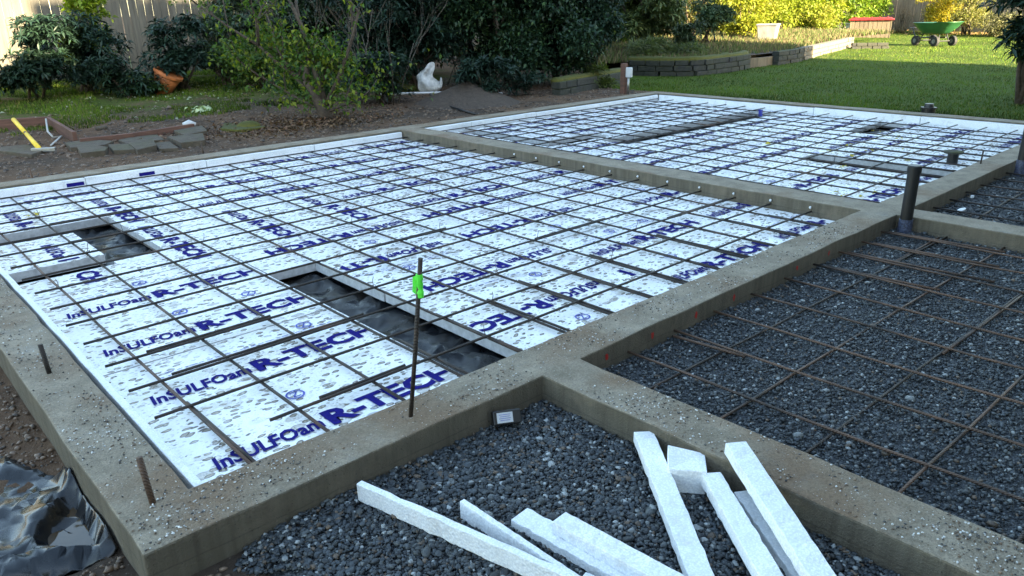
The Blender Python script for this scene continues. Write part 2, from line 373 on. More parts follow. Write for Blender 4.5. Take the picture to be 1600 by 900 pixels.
# ------------------------------------------------------------------ foam boards with trenches
TR=[(4.13,5.15,-1.08,5.35),                       # long gap, front bay
    (2.28,3.30,8.30,12.30),(.28,2.28,11.30,12.30),(.28,2.28,8.10,8.95),      # U shaped gap at the left wall
    (19.6,29.9,9.25,10.5),(17.4,18.3,11.0,16.2),(18.3,20.6,10.93,11.9),   # rear bay
    (27.0,30.2,3.8,4.9),(20.95,22.1,-1.08,3.6)]
intr=lambda x,y: any(a<x<b and c<y<d for a,b,c,d in TR)
ZF=-.09; TH=.19
BOARDS=[]   # x0,x1,y0,y1,orientation
def rows(y0,spec):
    for x0,x1,o in spec: BOARDS.append((x0,x1,y0,min(y0+4,16.3),o))
rows(-1.08,[(.455,4.13,'N'),(5.15,9.0,'R'),(9.0,14.91,'N')])
rows(2.92,[(.455,4.13,'N'),(4.13,12.2,'R'),(12.2,14.91,'N')])
rows(6.92,[(.455,8.3,'E'),(8.3,14.91,'N')])
rows(10.92,[(.455,4.6,'E'),(4.6,12.6,'N'),(12.6,14.91,'R')])
rows(14.92,[(.455,8.1,'N'),(8.1,14.91,'R')])
rows(-1.08,[(15.8,20.95,'N'),(20.95,26.6,'R'),(26.6,30.66,'N')])
rows(2.92,[(15.8,23.0,'R'),(23.0,30.66,'N')])
rows(6.92,[(15.8,21.5,'N'),(21.5,30.66,'R')])
rows(10.92,[(15.8,23.9,'R'),(23.9,30.66,'N')])
rows(14.92,[(15.8,21.8,'N'),(21.8,30.66,'R')])
# print templates (a text row: maker's word, then the board name), drawn on the board surface
def text_mesh(body,width,height,bold=.03,shear=0.):
    cu=bpy.data.curves.new('t','FONT'); cu.body=body; cu.size=1; cu.offset=bold; cu.shear=shear; cu.resolution_u=2; cu.extrude=0
    o=bpy.data.objects.new('t',cu); C.objects.link(o); dg=bpy.context.evaluated_depsgraph_get(); dg.update()
    me=bpy.data.meshes.new_from_object(o.evaluated_get(dg)); bpy.data.objects.remove(o)
    v=np.array([q.co[:] for q in me.vertices]); f=[tuple(p.vertices) for p in me.polygons]
    v[:,0]-=v[:,0].min(); v[:,1]-=v[:,1].min(); v[:,0]*=width/v[:,0].max(); v[:,1]*=height/v[:,1].max(); v[:,2]=0
    return v,f
T_INS=text_mesh('InSULFOam',1.33,.28,.030,.15); T_RT=text_mesh('R-TECH',1.95,.40,.040,.0)
def sym_mesh():
    mb=MB(); n=26; r1,r0=.125,.10
    vs=[(math.cos(2*math.pi*k/n)*r,math.sin(2*math.pi*k/n)*r,0) for r in (r0,r1) for k in range(n)]
    mb.add(vs,[(k,(k+1)%n,n+(k+1)%n,n+k) for k in range(n)])
    mb.add([(-.055,.05,0),(.055,.05,0),(.055,.07,0),(-.055,.07,0)],[(0,1,2,3)]); mb.add([(-.055,-.07,0),(.055,-.07,0),(.055,-.05,0),(-.055,-.05,0)],[(0,1,2,3)])
    mb.add([(-.055,-.06,0),(-.03,-.06,0),(.055,.06,0),(.03,.06,0)],[(0,1,2,3)]); return np.array(mb.v),mb.f
T_SYM=sym_mesh()
def print_row(mb,x0,x1,y,ori,bounds):
    """two letterings every 4 ft; ori N reads along +X, R is the same board turned round, E turned a quarter"""
    for (T,off,dy,mi) in ((T_INS,.32,0,0),(T_RT,1.72,-.05,0),(T_SYM,1.75,1.0,1),(T_SYM,2.95,1.02,1)):
        v,f=T; v=v.copy()
        if T is T_SYM and random.random()<.25: continue
        if ori=='N': px,py,c,s=x0+off,y+dy,1,0
        else: px,py,c,s=x0+4-off,y-dy,-1,0
        vv=np.stack([px+c*v[:,0]-s*v[:,1],py+s*v[:,0]+c*v[:,1],np.full(len(v),ZF+.0125)],1)
        keep=[q for q in f if all(bounds(vv[i][0],vv[i][1]) for i in q)]
        mb.add(vv,keep,mi)
    # small print lines, too fine to read
    for k in range(random.randint(0,3)):
        yy=y+.72+.11*k if ori=='N' else y-.72-.11*k
        xx=x0+ (.6+.15*(k%2) if ori=='N' else .9)
        while xx<x0+3.3:
            L=random.uniform(.04,.14)
            if bounds(xx,yy-.01) and bounds(xx+L,yy+.015): mb.add([(xx,yy,ZF+.0125),(xx+L,yy,ZF+.0125),(xx+L,yy+.016,ZF+.0125),(xx,yy+.016,ZF+.0125)],[(0,1,2,3)],1)
            xx+=L+random.uniform(.02,.05)
            if random.random()<.12: xx+=random.uniform(.1,.6)
where=['against the near left wall, front row of the front bay','right of the long black gap, against the long wall','front row of the front bay, beside the middle of the long wall',
 'beyond the near left board, at the left of the front bay','behind the long black gap in the front bay','by the cross wall in the front bay, second row',
 'around the U-shaped gap by the left wall','in the middle row of the front bay by the cross wall',
 'at the left wall past the U-shaped gap','in the fourth row of the front bay, centre','in the fourth row of the front bay by the cross wall',
 'narrow, along the back wall of the front bay, left end','narrow, along the back wall of the front bay, right end',
 'in the rear bay corner of cross wall and long wall','in the rear bay beside the capped pipe stub','in the rear bay, far right corner by the lawn',
 'in the second row of the rear bay by the cross wall','around the square gap in the rear bay',
 'in the middle row of the rear bay by the cross wall','along the long narrow gap in the rear bay',
 'round the L-shaped gap in the rear bay','in the fourth row of the rear bay next to the lawn',
 'narrow, in the back left corner of the rear bay','narrow, in the far back corner of the rear bay']
for k,(x0,x1,y0,y1,ori) in enumerate(BOARDS):
    gp=.017
    X0,X1,Y0,Y1=x0+gp,x1-gp,y0+gp,y1-gp
    xs=[X0,X1]+[t for a in TR for t in a[:2] if X0<t<X1]; ys=[Y0,Y1]+[t for a in TR for t in a[2:] if Y0<t<Y1]
    root=empty('foam_board',((X0+X1)/2,(Y0+Y1)/2,ZF-TH),'white foam board '+where[k],'foam board','printed foam boards under the rebar')
    z=ZF+.004*math.sin(k*2.3)
    cm=cells(xs,ys,lambda x,y:X0<x<X1 and Y0<y<Y1 and not intr(x,y),ZF-TH,z)
    cm.m=[0 if all(abs(cm.v[i][2]-z)<1e-5 for i in f) else 1 for f in cm.f]
    cm.build('board',[MAT['foam'],MAT['foam_cut']],root)
    bd=lambda x,y:X0+.02<x<X1-.02 and Y0+.02<y<Y1-.02 and not intr(x,y)
    pr=MB()
    if ori in 'NR':
        yy=y0+(.62 if ori=='N' else 1.75); base=x0 if ori=='N' else x0-.15
        if y1-y0<1.9: yy=y0+(.4 if ori=='N' else 1.0)
        while yy<y1:
            xx=base-(0 if x0<1 else random.choice((0,0,-.4,.5)))
            while xx<x1: print_row(pr,xx,x1,yy,ori,bd); xx+=4
            yy+=2.
    else:
        for xx in np.arange(x0+1.0,x1,2.):
            for (T,off) in ((T_INS,.3),(T_RT,1.75)):
                v,f=T
                vv=np.stack([xx-v[:,1]*1.,y1-off-v[:,0]*-1.*-1.,np.full(len(v),ZF+.0125)],1); vv[:,0]=xx+v[:,1]
                pr.add(vv,[q for q in f if all(bd(vv[i][0],vv[i][1]) for i in q)])
    if pr.f: pr.build('printed_lettering',[MAT['ink'],MAT['inkf']],root)
from mathutils.geometry import delaunay_2d_cdt
def facets(pts,zf,jz):
    v2,_,tri,_,_,_=delaunay_2d_cdt([Vector((p[0],p[1])) for p in pts],[],[],0,1e-5)
    V=np.array([(p.x,p.y,zf(p.x,p.y)+random.gauss(0,jz)) for p in v2]); return V,np.array(tri)
# black membrane on the bottom of each gap
def crumple(x0,x1,y0,y1,z0,amp,n=26,seed=0,wall=True):
    nx=max(6,int((x1-x0)*n*.55)); ny=max(6,int((y1-y0)*n*.55)); vs=[]
    for j in range(ny+1):
        for i in range(nx+1):
            x=x0+(x1-x0)*i/nx; y=y0+(y1-y0)*j/ny
            a=1-abs(nz(x,y,seed,2.3))*2; b=1-abs(nz(x+5,y,seed,5.1))*2
            z=z0+amp*(a*.7+b*.35+.4*nz(x,y,seed,9))
            vs.append((x,y,z))
    return np.array(vs),np.array([(j*(nx+1)+i,j*(nx+1)+i+1,(j+1)*(nx+1)+i+1,(j+1)*(nx+1)+i) for j in range(ny) for i in range(nx)])
SHL=['in the long gap of the front bay','in the U-shaped gap, widest part by the left wall',None,None,'in the long narrow gap of the rear bay','in the L-shaped gap, side nearest the cross wall','in the L-shaped gap, arm towards the lawn','in the square gap of the rear bay','in the narrow gap near the pipe stub']
for k,(a,b,c,d) in enumerate(TR):
    e=.12
    if k in (2,3): 
        SHL[k]='in the thin upper slot of the U-shaped gap' if k==2 else 'in the thin lower slot of the U-shaped gap'
    v,f=crumple(max(a-e,.3),b+e,max(c-e,-1.07),d+e,ZF-TH-.07,.075 if k in(0,1) else .03,n=40,seed=k)
    xa,xb,ya,yb=max(a-e,.3),b+e,max(c-e,-1.07),d+e; N=int((xb-xa)*(yb-ya)*42)+20
    pts=[(xa,ya),(xb,ya),(xa,yb),(xb,yb)]+[(random.uniform(xa,xb),random.uniform(ya,yb)) for _ in range(N)]
    v,f=facets(pts,lambda x,y:ZF-TH-.08+(.07 if k<2 else .04)*(1-abs(nz(x,y,k,1.6))*4),.022 if k<2 else .012)
    o=npmesh('black_sheet',v,f,MAT['poly'],smooth=False); tag(o,'crumpled black plastic sheet '+SHL[k],'plastic sheet','black sheets lining the gaps')
    # sub-base below
# vertical foam strips against the walls
def strip_edge(x0,x1,y0,y1,lab,seed):
    mb=cells([x0,x1],[y0,y1],lambda x,y:True,-.3,.185+.012*math.sin(seed*1.7),.6,.012,.008); o=mb.build('foam_edge_strip',MAT['foam_clean'],bevel=.012)
    tag(o,lab,'foam strip','upright foam strips along the walls')
e=[.42,3.9,7.4,11.2,14.9]
for k in range(4): strip_edge(e[k]+.01,e[k+1]-.01,16.30,16.43,'upright white foam strip on the front bay back wall, %s from the left'%ORD[k],k)
e=[15.82,18.3,22.0,26.2,30.66]
for k in range(4): strip_edge(e[k]+.01,e[k+1]-.01,16.30,16.43,'upright white foam strip on the rear bay back wall, %s from the cross wall'%ORD[k],k+4)
e=[-1.07,3.6,8.0,12.4,16.28]
for k in range(4): strip_edge(30.67,30.78,e[k]+.01,e[k+1]-.01,'upright white foam strip along the lawn-side wall, %s from the right'%ORD[k],k+8)
e=[-1.07,6.9,11.5,16.28]
for k in range(3): strip_edge(.345,.44,e[k]+.01,e[k+1]-.01,'white foam strip beside the left wall, %s from the near corner'%ORD[k],k+12)
# blue marks on the back strips
for (u,v) in ((108,285),(223,271)):
    p=at(u,v,.0); mb=MB(); mb.box((p[0],16.292,.05),(.45,.012,.10)); tag(mb.build('blue_print_mark',MAT['ink']),'dark blue printed bar on the back foam strip, %s one'%('left' if u<200 else 'right'),'printed mark')

# ------------------------------------------------------------------ rebar
R=.0215
def bar(p0,p1,mat,label,group,wob=.012,r=R,name='rebar',n=None):
    p0=Vector(p0);p1=Vector(p1); L=(p1-p0).length; n=n or max(2,int(L/1.1)); pts=[]
    s=random.random()*50
    for i in range(n+1):
        q=p0.lerp(p1,i/n); f=min(1,4*min(i/n,1-i/n)+.2)
        pts.append((q.x+wob*f*nz(i*.45,s),q.y+wob*f*nz(s,i*.45),q.z+wob*.7*f*nz(i*.5,s,3)))
    o=MB().tube(pts,r,8).build(name,mat,smooth=True); return tag(o,label,'rebar',group)
# front bay
for j in range(17):
    y=j-.02+.03*math.sin(j*1.9)
    bar((.62 if j else 1.6,y,.022),(14.93,y+.05,.022) if j<12 or j>3 else (14.5,y,.022),MAT['rebar'],'dark rebar along the front bay, %s out from the long right-hand wall'%ORD[j],'lengthwise rebar of the front bay',.03)
for i in range(1,15):
    x=i+.04*math.sin(i*2.7)
    bar((x+.03,-1.0 if i>1 else -.93,-.022),(x,16.35 if i%2 else 16.2,-.022),MAT['rust'] if i in(1,) else MAT['rebar'],'dark rebar across the front bay, %s from the near left wall'%ORD[i-1],'crosswise rebar of the front bay',.03)
# lap splices lying beside the grid bars
for i,ln in ((1,2.2),(4,1.9),(5,2.3),(6,2.2),(7,2.5),(8,2.7),(9,2.6),(10,2.6),(11,2.5),(12,2.4),(13,2.2),(14,1.6)):
    bar((i+.10,-1.02,-.018),(i+.07,-1.0+ln,-.018),MAT['rebar'],'short lap rebar beside the %s crossbar, ending at the long wall'%ORD[i-1],'short lap bars of the front bay',.01)
for j,x0,x1 in ((0,2.3,3.6),(2,1.2,4.2),(3,1.2,3.1),(5,6.,8.2),(10,1.9,4.2),(12,2.0,4.4),(3,9.,11.2),(8,10.5,12.5),(2,12.2,14.6)):
    bar((x0,j+.06,.022),(x1,j+.06,.022),MAT['rebar'],'lap rebar beside the %s lengthwise bar, %s'%(ORD[j],'towards the left wall' if x1<8.1 else 'in the middle of the bay' if x1<12 else 'close to the cross wall'),'short lap bars of the front bay',.01)
for j in range(11):
    mb=MB(); mb.tube([(14.885,j+.05,.09),(14.87,j+.05,.115),(14.885,j+.05,.14)],[.018,.03,.018],8)
    tag(mb.build('foam_plug',MAT['foam_clean'],smooth=True),'tiny white foam plug on the cross wall above the %s rebar end'%ORD[j],'foam plug','foam plugs along the cross wall')
# rear bay
for j in range(17):
    y0=.12+1.03*j; y1=1.14+1.0*j*.992 if j<16 else 16.25
    y0=min(y0,16.3)
    bar((15.9,.12+j*1.005,.022),(30.55,min(.2+j*1.005,16.2),.022),MAT['rebar'],'dark rebar along the rear bay, %s out from the long right-hand wall'%ORD[j],'lengthwise rebar of the rear bay',.03)
for i in range(14):
    x=16.9+i*.985
    bar((x,-1.0,-.022),(x,16.2,-.022),MAT['rebar'],'dark rebar across the rear bay, %s from the cross wall'%ORD[i],'crosswise rebar of the rear bay',.03)
for i,(y0,y1) in enumerate(((-1.,2.6),(-1.,2.2),(-.9,3.2),(-1.,1.9),(-1.,2.8),(-1.,2.9),(-1,2.))):
    x=16.9+(i+2)*.985+.08
    bar((x,y0,-.02),(x,y1,-.02),MAT['rebar'],'short lap rebar beside the %s crossbar of the rear bay'%ORD[i+2],'short lap bars of the rear bay',.01)
# right-hand gravel bay
for i,x in enumerate((6.1,7.18,8.22,9.3,10.4,11.46,12.5,13.45,14.4)):
    bar((x,-1.6,.0),(x+.25*(1 if i<4 else .3),-15.8,.0),MAT['rust'],'rusty rebar over the dark gravel, %s from the near gravel divider'%ORD[i],'rebar crossing the right-hand gravel bay',.06,.0185)
for k,y in enumerate((-2.66,-3.7,-4.76,-5.76,-6.8,-7.8,-8.9)):
    bar((5.0,y+.06,-.045),(15.2,y-.16,-.045),MAT['rebar'] if k%2==0 else MAT['rust'],'rebar over gravel parallel to the long wall, %s out from it'%ORD[k],'lengthwise rebar of the right-hand gravel bay',.05,.0185)
for k,(x,y0,y1) in enumerate(((12.58,-1.9,-4.4),(13.5,-2.,-4.2),(14.5,-1.9,-4.),(11.52,-2.0,-3.9),(7.0,-1.9,-3.0))):
    bar((x,y0,.0),(x+.12,y1,.0),MAT['rust'],'short rusty lap rebar over the gravel, %s from the divider behind the tall pipe'%ORD[(2,1,0,3,4)[k]],'short lap bars of the gravel bay',.01)
bar((9.2,-4.82,-.04),(12.4,-4.90,-.04),MAT['rust'],'short rusty lap rebar lying lengthwise in the middle of the gravel bay','short lap bars of the gravel bay',.01)
bar((12.6,-2.73,-.04),(14.9,-2.72,-.04),MAT['rust'],'short lap rebar lying lengthwise near the tall black pipe','short lap bars of the gravel bay',.01)
# gravel bay past the second divider
for i,x in enumerate((17.2,18.25,19.3,20.4,21.4,22.4,23.6)):
    bar((x,-1.6,.0),(x+.1,-15.5,.0),MAT['rebar'],'dark rebar in the far right gravel bay, %s beyond the divider'%ORD[i],'rebar of the far right gravel bay',.05)
for k,y in enumerate((-2.75,-3.8)):
    bar((15.7,y,-.045),(30.6,y,-.045),MAT['rebar'],'rebar along the far right gravel bay, %s from the long wall'%ORD[k],'lengthwise rebar of the far gravel bay',.05)
# tie wires sticking up at crossings
wm=None
for k,(x,y) in enumerate([(1,7.),(2,9.),(2,13.),(3,5.),(3,10.),(4,8.),(4,11.),(5,3.),(5,6.),(6,4.),(6,9.),(7,2.),(7,7.),(7,12.),(8,5.),(8,9.),(9,1.),(9,3.),(10,5.),(10,8.),(11,2.),(12,4.),(6,1.),(5,0.),(13,7.),(8,13.)]):
    a=random.random()*6
    if wm is None:
        mb=MB(); mb.tube([(-.05,.03,0),(0,.05,.03),(.05,0,.04),(0,-.05,.01),(-.04,0,.0)],.006,5); mb.tube([(.0,0,.03),(.01,.02,.12),(.03,.01,.19)],.006,5)
        wm=mb.build('tie_wire',MAT['wire'],origin=(0,0,0)); o=wm
    else: o=wm.copy(); C.objects.link(o)
    o.location=Vector((x*F,y*F,.012*F)); o.rotation_euler=(0,0,a)
    tag(o,'thin wire tie at the crossing of the %s lengthwise and %s crosswise rebar'%(ORD[int(y)],ORD[int(x)-1]),'wire tie','wire ties on the rebar crossings')
# bent wire bar supports near the back wall
for k,(u,v) in enumerate(((350,256),(378,246),(297,264),(433,240),(477,235),(595,214),(560,222),(243,270))):
    p=at(u,v,-.05); mb=MB()
    for s in (-.22,0,.22): mb.tube([(p[0]+s-.04,p[1]-.08,ZF),(p[0]+s,p[1],.13),(p[0]+s+.05,p[1]+.08,ZF)],.02,5)
    mb.tube([(p[0]-.26,p[1],.10),(p[0]+.28,p[1],.10)],.016,5)
    tag(mb.build('bar_support',MAT['wire']),'small bent wire rebar support near the back wall, %s from the left'%ORD[sorted([350,378,297,433,477,595,560,243]).index(u)],'rebar support','wire rebar supports by the back wall')

# ------------------------------------------------------------------ pins, stake, pipes
def pin(u,v,h,r,lab,lean=(0,0),name='steel_pin',mat='rust',z=.22):
    p=at(u,v,.25); o=MB().tube([(p[0],p[1],z-.1),(p[0]+lean[0],p[1]+lean[1],.25+h)],r,10).build(name,MAT[mat],smooth=True); tag(o,lab,'steel pin','steel pins set in the wall top')
pin(240,786,.50,.030,'thick rusty pin standing on the near left wall corner',(-.03,.03))
pin(78,583,.40,.030,'grey brown pin on the left wall near the edge of the photo',(-.02,.04),mat='rebar')
pin(1532,256,.36,.022,'short thin pin on the long wall beside the pipe stub',(.03,.0),mat='rebar')
for (u,v,l) in ((318,238,'short pin in the soil edge behind the back wall, right one'),(52,280,'short pin behind the back wall, left one')):
    p=at(u,v,.2); tag(MB().tube([(p[0],p[1],.0),(p[0]-.03,p[1],.52)],.025,8).build('steel_pin',MAT['rust'],smooth=True),l,'steel pin')
p=at(640,650,.25)
st=empty('marker_stake',p,'tall thin rebar stake wrapped in lime green tape on the wall top','stake')
d=Vector((.17,-.17,1.88)); b=Vector(p)-Vector((0,0,.1))
MB().tube([b,b+d*.5,b+d+Vector((0,0,.1))],.026,10).build('rod',MAT['rebar'],st,smooth=True)
mb=MB(); c=b+d*.89
for k in range(5): mb.tube([c+Vector((0,0,-.13+.05*k)),c+Vector((0,0,-.07+.05*k))],[.036+.006*math.sin(k*2),.032+.006*math.cos(k*3)],9)
rt=Vector(M[0]); mb.add([c+rt*-.07+Vector((0,0,.10)),c+Vector((0,-.03,.14)),c+Vector((0,-.03,-.14)),c+rt*-.085+Vector((0,0,-.07)),c+rt*-.065+Vector((0,.02,0))],[(0,1,2,4),(4,2,3)])
mb.build('tape_flag',MAT['green'],st)
# tall capped vent pipe at the divider, a second at the right edge and a stub in the rear bay
def pipe(x,y,z0,z1,r,lab,wrap=.0,cap=True):
    root=empty('black_pipe',(x,y,z0),lab,'pipe','black standing pipes')
    n=24
    mb=MB(); mb.tube([(x,y,z0),(x,y,z1-.14)],r,n); mb.build('tube',MAT['pipe'],root,smooth=False)
    mb=MB(); mb.tube([(x,y,z1-.15),(x,y,z1-.02),(x,y,z1)],[r*1.13,r*1.13,r*1.02],n); mb.build('cap',MAT['pipe'],root)
    if wrap: MB().tube([(x,y,z0+.02),(x,y,z0+wrap)],[r*1.16,r*1.1],n).build('wrap',MAT['mesh'],root)
    return root
pipe(15.02-.08,-2.03,-.12,1.36,.122,'tall black capped pipe where the gravel divider meets the long wall',.34)
pp=at(1592,275,-.1); pipe(pp[0]+.1,-2.0,-.12,1.62,.125,'black capped pipe cut by the right edge of the photo',.45)
pp=at(1487,256,-.1); root=empty('pipe_stub',(pp[0],pp[1],-.1),'short dark pipe stub with wide flat cap standing on rear bay foam','pipe stub')
MB().tube([(pp[0],pp[1],-.1),(pp[0],pp[1],.22)],.15,20).build('tube',MAT['pipe'],root)
MB().tube([(pp[0],pp[1],.22),(pp[0],pp[1],.27),(pp[0],pp[1],.29)],[.27,.27,.22],24).build('cap',MAT['block'],root)
# blue clip near the gap in the rear bay
p=at(1188,180,0); mb=MB(); mb.box((p[0],p[1],.10),(.10,.14,.28)); mb.box((p[0]+.02,p[1],.20),(.16,.10,.06)); tag(mb.build('blue_clip',MAT['blue']),'small dark blue plastic clip standing at the end of the rear gap','clip')
# black drain fitting at the lawn edge
p=at(1450,176,.2); root=empty('drain_fitting',p,'small black ribbed drain fitting at the lawn edge behind the far wall','drain fitting')
mb=MB(); z=p[2]; mb.tube([(p[0],p[1],z-.1),(p[0],p[1],z+.14),(p[0],p[1],z+.16),(p[0],p[1],z+.22)],[.26,.26,.30,.30],18); mb.build('collar',MAT['black'],root)
MB().tube([(p[0],p[1],z+.22),(p[0],p[1],z+.36)],[.19,.16],16).build('plug',MAT['black'],root)
# red paint marks on the long wall face, between the bars
for k,x in enumerate((5.62,6.62,7.7,8.75,10.8,12.0)):
    mb=MB(); n=12; cx,cz=x,.10
    mb.add([(cx,-1.803,cz)]+[(cx+(.030+.022*nz(q*1.3,k,1,.9))*math.cos(2*math.pi*q/n),-1.803,cz+(.055+.035*nz(q*1.3,k,4,.9))*math.sin(2*math.pi*q/n)) for q in range(n)],[(0,1+(q+1)%n,1+q) for q in range(n)])
    mb.add([(v[0],-1.80,v[2]) for v in mb.v],[(0,1+q,1+(q+1)%n) for q in range(n)])
    tag(mb.build('paint_mark',MAT['red']),'red paint dab on the long wall face, %s from the near gravel divider'%ORD[k],'paint mark','red paint dabs')
# black box with a pale label by the wall
a=at(757,661,-.08); b=at(803,655,-.08); c=(Vector(a)+Vector(b))/2; c.y=-2.0; c.z=.0; dr=(Vector(b)-Vector(a)); yaw=math.atan2(dr.y,dr.x)
root=empty('black_box',c,'small black box with a pale label on gravel against the wall','box')
Rm=Matrix.Rotation(yaw,3,'Z')@Matrix.Rotation(math.radians(-28),3,'X')
MB().box(c+Vector((0,.05,.03)),(.34,.12,.17),R=Rm).build('case',MAT['black'],root,bevel=.015)
MB().box(c+Vector((0,.05,.03))+Rm@Vector((-.03,-.062,.0)),(.19,.004,.12),R=Rm).build('paper_label',MAT['white'],root)
mb=MB(); q=c+Vector((0,.05,.03))+Rm@Vector((-.03,-.0655,0))
for r_ in range(4): mb.box(q+Rm@Vector((0,0,.035-.022*r_)),(.14-.02*(r_%2),.002,.006),R=Rm)
mb.build('label_lines',MAT['inkf'],root)

# ------------------------------------------------------------------ loose foam offcuts
def slab(name,tops,th,lab,mat='foam_clean',marks=None,jit=.014,nseg=30,down=(0,0,-1)):
    """an offcut: tops = (a0,a1,b1,b0) corners of its upper face, extruded down by th; edges a little ragged"""
    a0,a1,b1,b0=[Vector(t) for t in tops]; dn=Vector(down)*th; mb=MB(); vs=[]
    for i in range(nseg+1):
        f=i/nseg; A=a0.lerp(a1,f); B=b0.lerp(b1,f); s=hash(name+lab)%97
        j1=Vector((nz(i*.6,s),nz(i*.6,s+9),nz(i*.6,s+3)))*jit; j2=Vector((nz(i*.8,s+21),nz(i*.8,s+29),nz(i*.8,s+13)))*jit
        vs+= [A+j1,B+j2,B+dn+j2,A+dn+j1]
    fs=[]
    for i in range(nseg):
        for k in range(4): fs.append((4*i+k,4*i+(k+1)%4,4*i+4+(k+1)%4,4*i+4+k))
    fs+=[(3,2,1,0),tuple(4*nseg+k for k in range(4))]
    mb.add(vs,fs)
    o=mb.build(name,MAT[mat],bevel=.008); tag(o,lab,'foam offcut','loose foam offcuts on the gravel'); return o
def P(u,v,z): return at(u,v,z)
GZ=-.08
def lay(uv0,uv1,width,th,z0,z1,lab,side=1,tilt=0.,ext=0.,**kw):
    """strip whose one upper edge runs through two photo pixels, seen at heights z0,z1; width is laid off to the side"""
    a0=Vector(P(*uv0,z0)); a1=Vector(P(*uv1,z1)); d=(a1-a0); a1=a1+d.normalized()*ext
    n=Vector((0,0,1)).cross(d).normalized()*side
    n=(n*math.cos(tilt)+Vector((0,0,1))*math.sin(tilt))*width
    dn=d.cross(n).normalized(); dn=-dn if dn.z>0 else dn
    return slab('foam_offcut',(a0,a1,a1+n,a0+n),th,lab,down=tuple(dn),**kw)
# left fan
lay((565,750),(905,899),.075,.20,.135,.16,'long white foam strip on edge, first of the left fan, pointing at the wall',-1,ext=1.5)
lay((718,783),(880,892),.06,.20,.14,.12,'short grey-sided foam strip standing behind the long left strip',1,ext=.4)
lay((824,793),(1010,893),.24,.10,.03,.03,'dirty thin foam strip lying flat, lower of the middle pair',-1,ext=.8)
lay((884,799),(1072,900),.20,.13,.16,.16,'foam strip resting on the dirty strip, upper of the middle pair',-1,ext=.8)
# right fan
lay((1021,673),(1117,899),.22,.12,.16,.10,'long foam strip left of the foam block, leaning up to the divider',-1,ext=.8)
lay((1126,737),(1225,899),.20,.13,.16,.20,'foam strip right of the foam block, narrow end up',-1,ext=.8)
lay((1172,765),(1265,892),.17,.14,.08,.04,'rough foam strip wedged between two others at lower right',-1,ext=.8)
o=lay((1166,689),(1308,900),.22,.13,.42,.28,'top foam strip with blue marks leaning over the gravel divider',-1,ext=.8)
lay((915,893),(945,905),.10,.08,.0,.0,'tiny foam chip at the bottom edge of the photo',-1,nseg=3)
# blue marks on the side of the top strip
a0=Vector(P(1137,697,.40)); a1=Vector(P(1272,900,.25))
for k,(f0,f1) in enumerate(((.63,.75),(.86,.97))):
    A=a0.lerp(a1,f0); B=a0.lerp(a1,f1); n=(B-A).cross(Vector((0,0,1))).normalized()*(-.006)
    mb=MB(); tc=Vector(CAM)-A; tc.normalize(); off=tc*.02
    mb.add([A+off+Vector((0,0,-.03)),B+off+Vector((0,0,-.03)),B+off+Vector((0,0,-.06)),A+off+Vector((0,0,-.06))],[(0,1,2,3)])
    m_=mb.build('blue_mark',MAT['ink'],o)
# block
c=Vector(P(1092,768,-.08)); ang=math.radians(38)
Rb=Matrix.Rotation(ang,3,'Z'); hs=[]
for sx_,sy_ in ((-1,-1),(1,-1),(1,1),(-1,1)): hs.append(c+Vector((.02,.18,0))+Rb@Vector((sx_*.17,sy_*.19,.27+(.07 if (sx_,sy_)==(1,1) else 0))))
mb=MB(); lo=[h.copy() for h in hs]
for l in lo: l.z=-.085
mid=(hs[0]+hs[1]+hs[2]+hs[3])/4+Vector((0,0,-.02))
mb.add(hs+lo+[mid],[(0,1,8),(1,2,8),(2,3,8),(3,0,8),(7,6,5,4),(0,4,5,1),(1,5,6,2),(2,6,7,3),(3,7,4,0)])
tag(mb.build('foam_block',MAT['foam_clean'],bevel=.008),'square white foam block with a torn top between two leaning strips','foam block','loose foam offcuts on the gravel')
# scraps in the far right gravel
for (u,v,l,s) in ((1502,329,'flat white foam sliver on the far right gravel',(.45,.12,.03)),(1519,309,'small white foam crumb on the far right gravel',(.10,.08,.05))):
    p=P(u,v,-.05); q=MB(); n=10
    ring=[(p[0]+s[0]/2*math.cos(2*math.pi*k/n)*(1+.2*nz(k,s[0])),p[1]+s[1]/2*math.sin(2*math.pi*k/n)*(1+.2*nz(k,3)),0) for k in range(n)]
    q.add([(a,b,-.05) for a,b,_ in ring]+[(a,b,-.05+s[2]) for a,b,_ in ring],[tuple(range(n))[::-1],tuple(range(n,2*n))]+[(k,(k+1)%n,n+(k+1)%n,n+k) for k in range(n)])
    tag(q.build('foam_scrap',MAT['foam_clean']),l,'foam offcut')

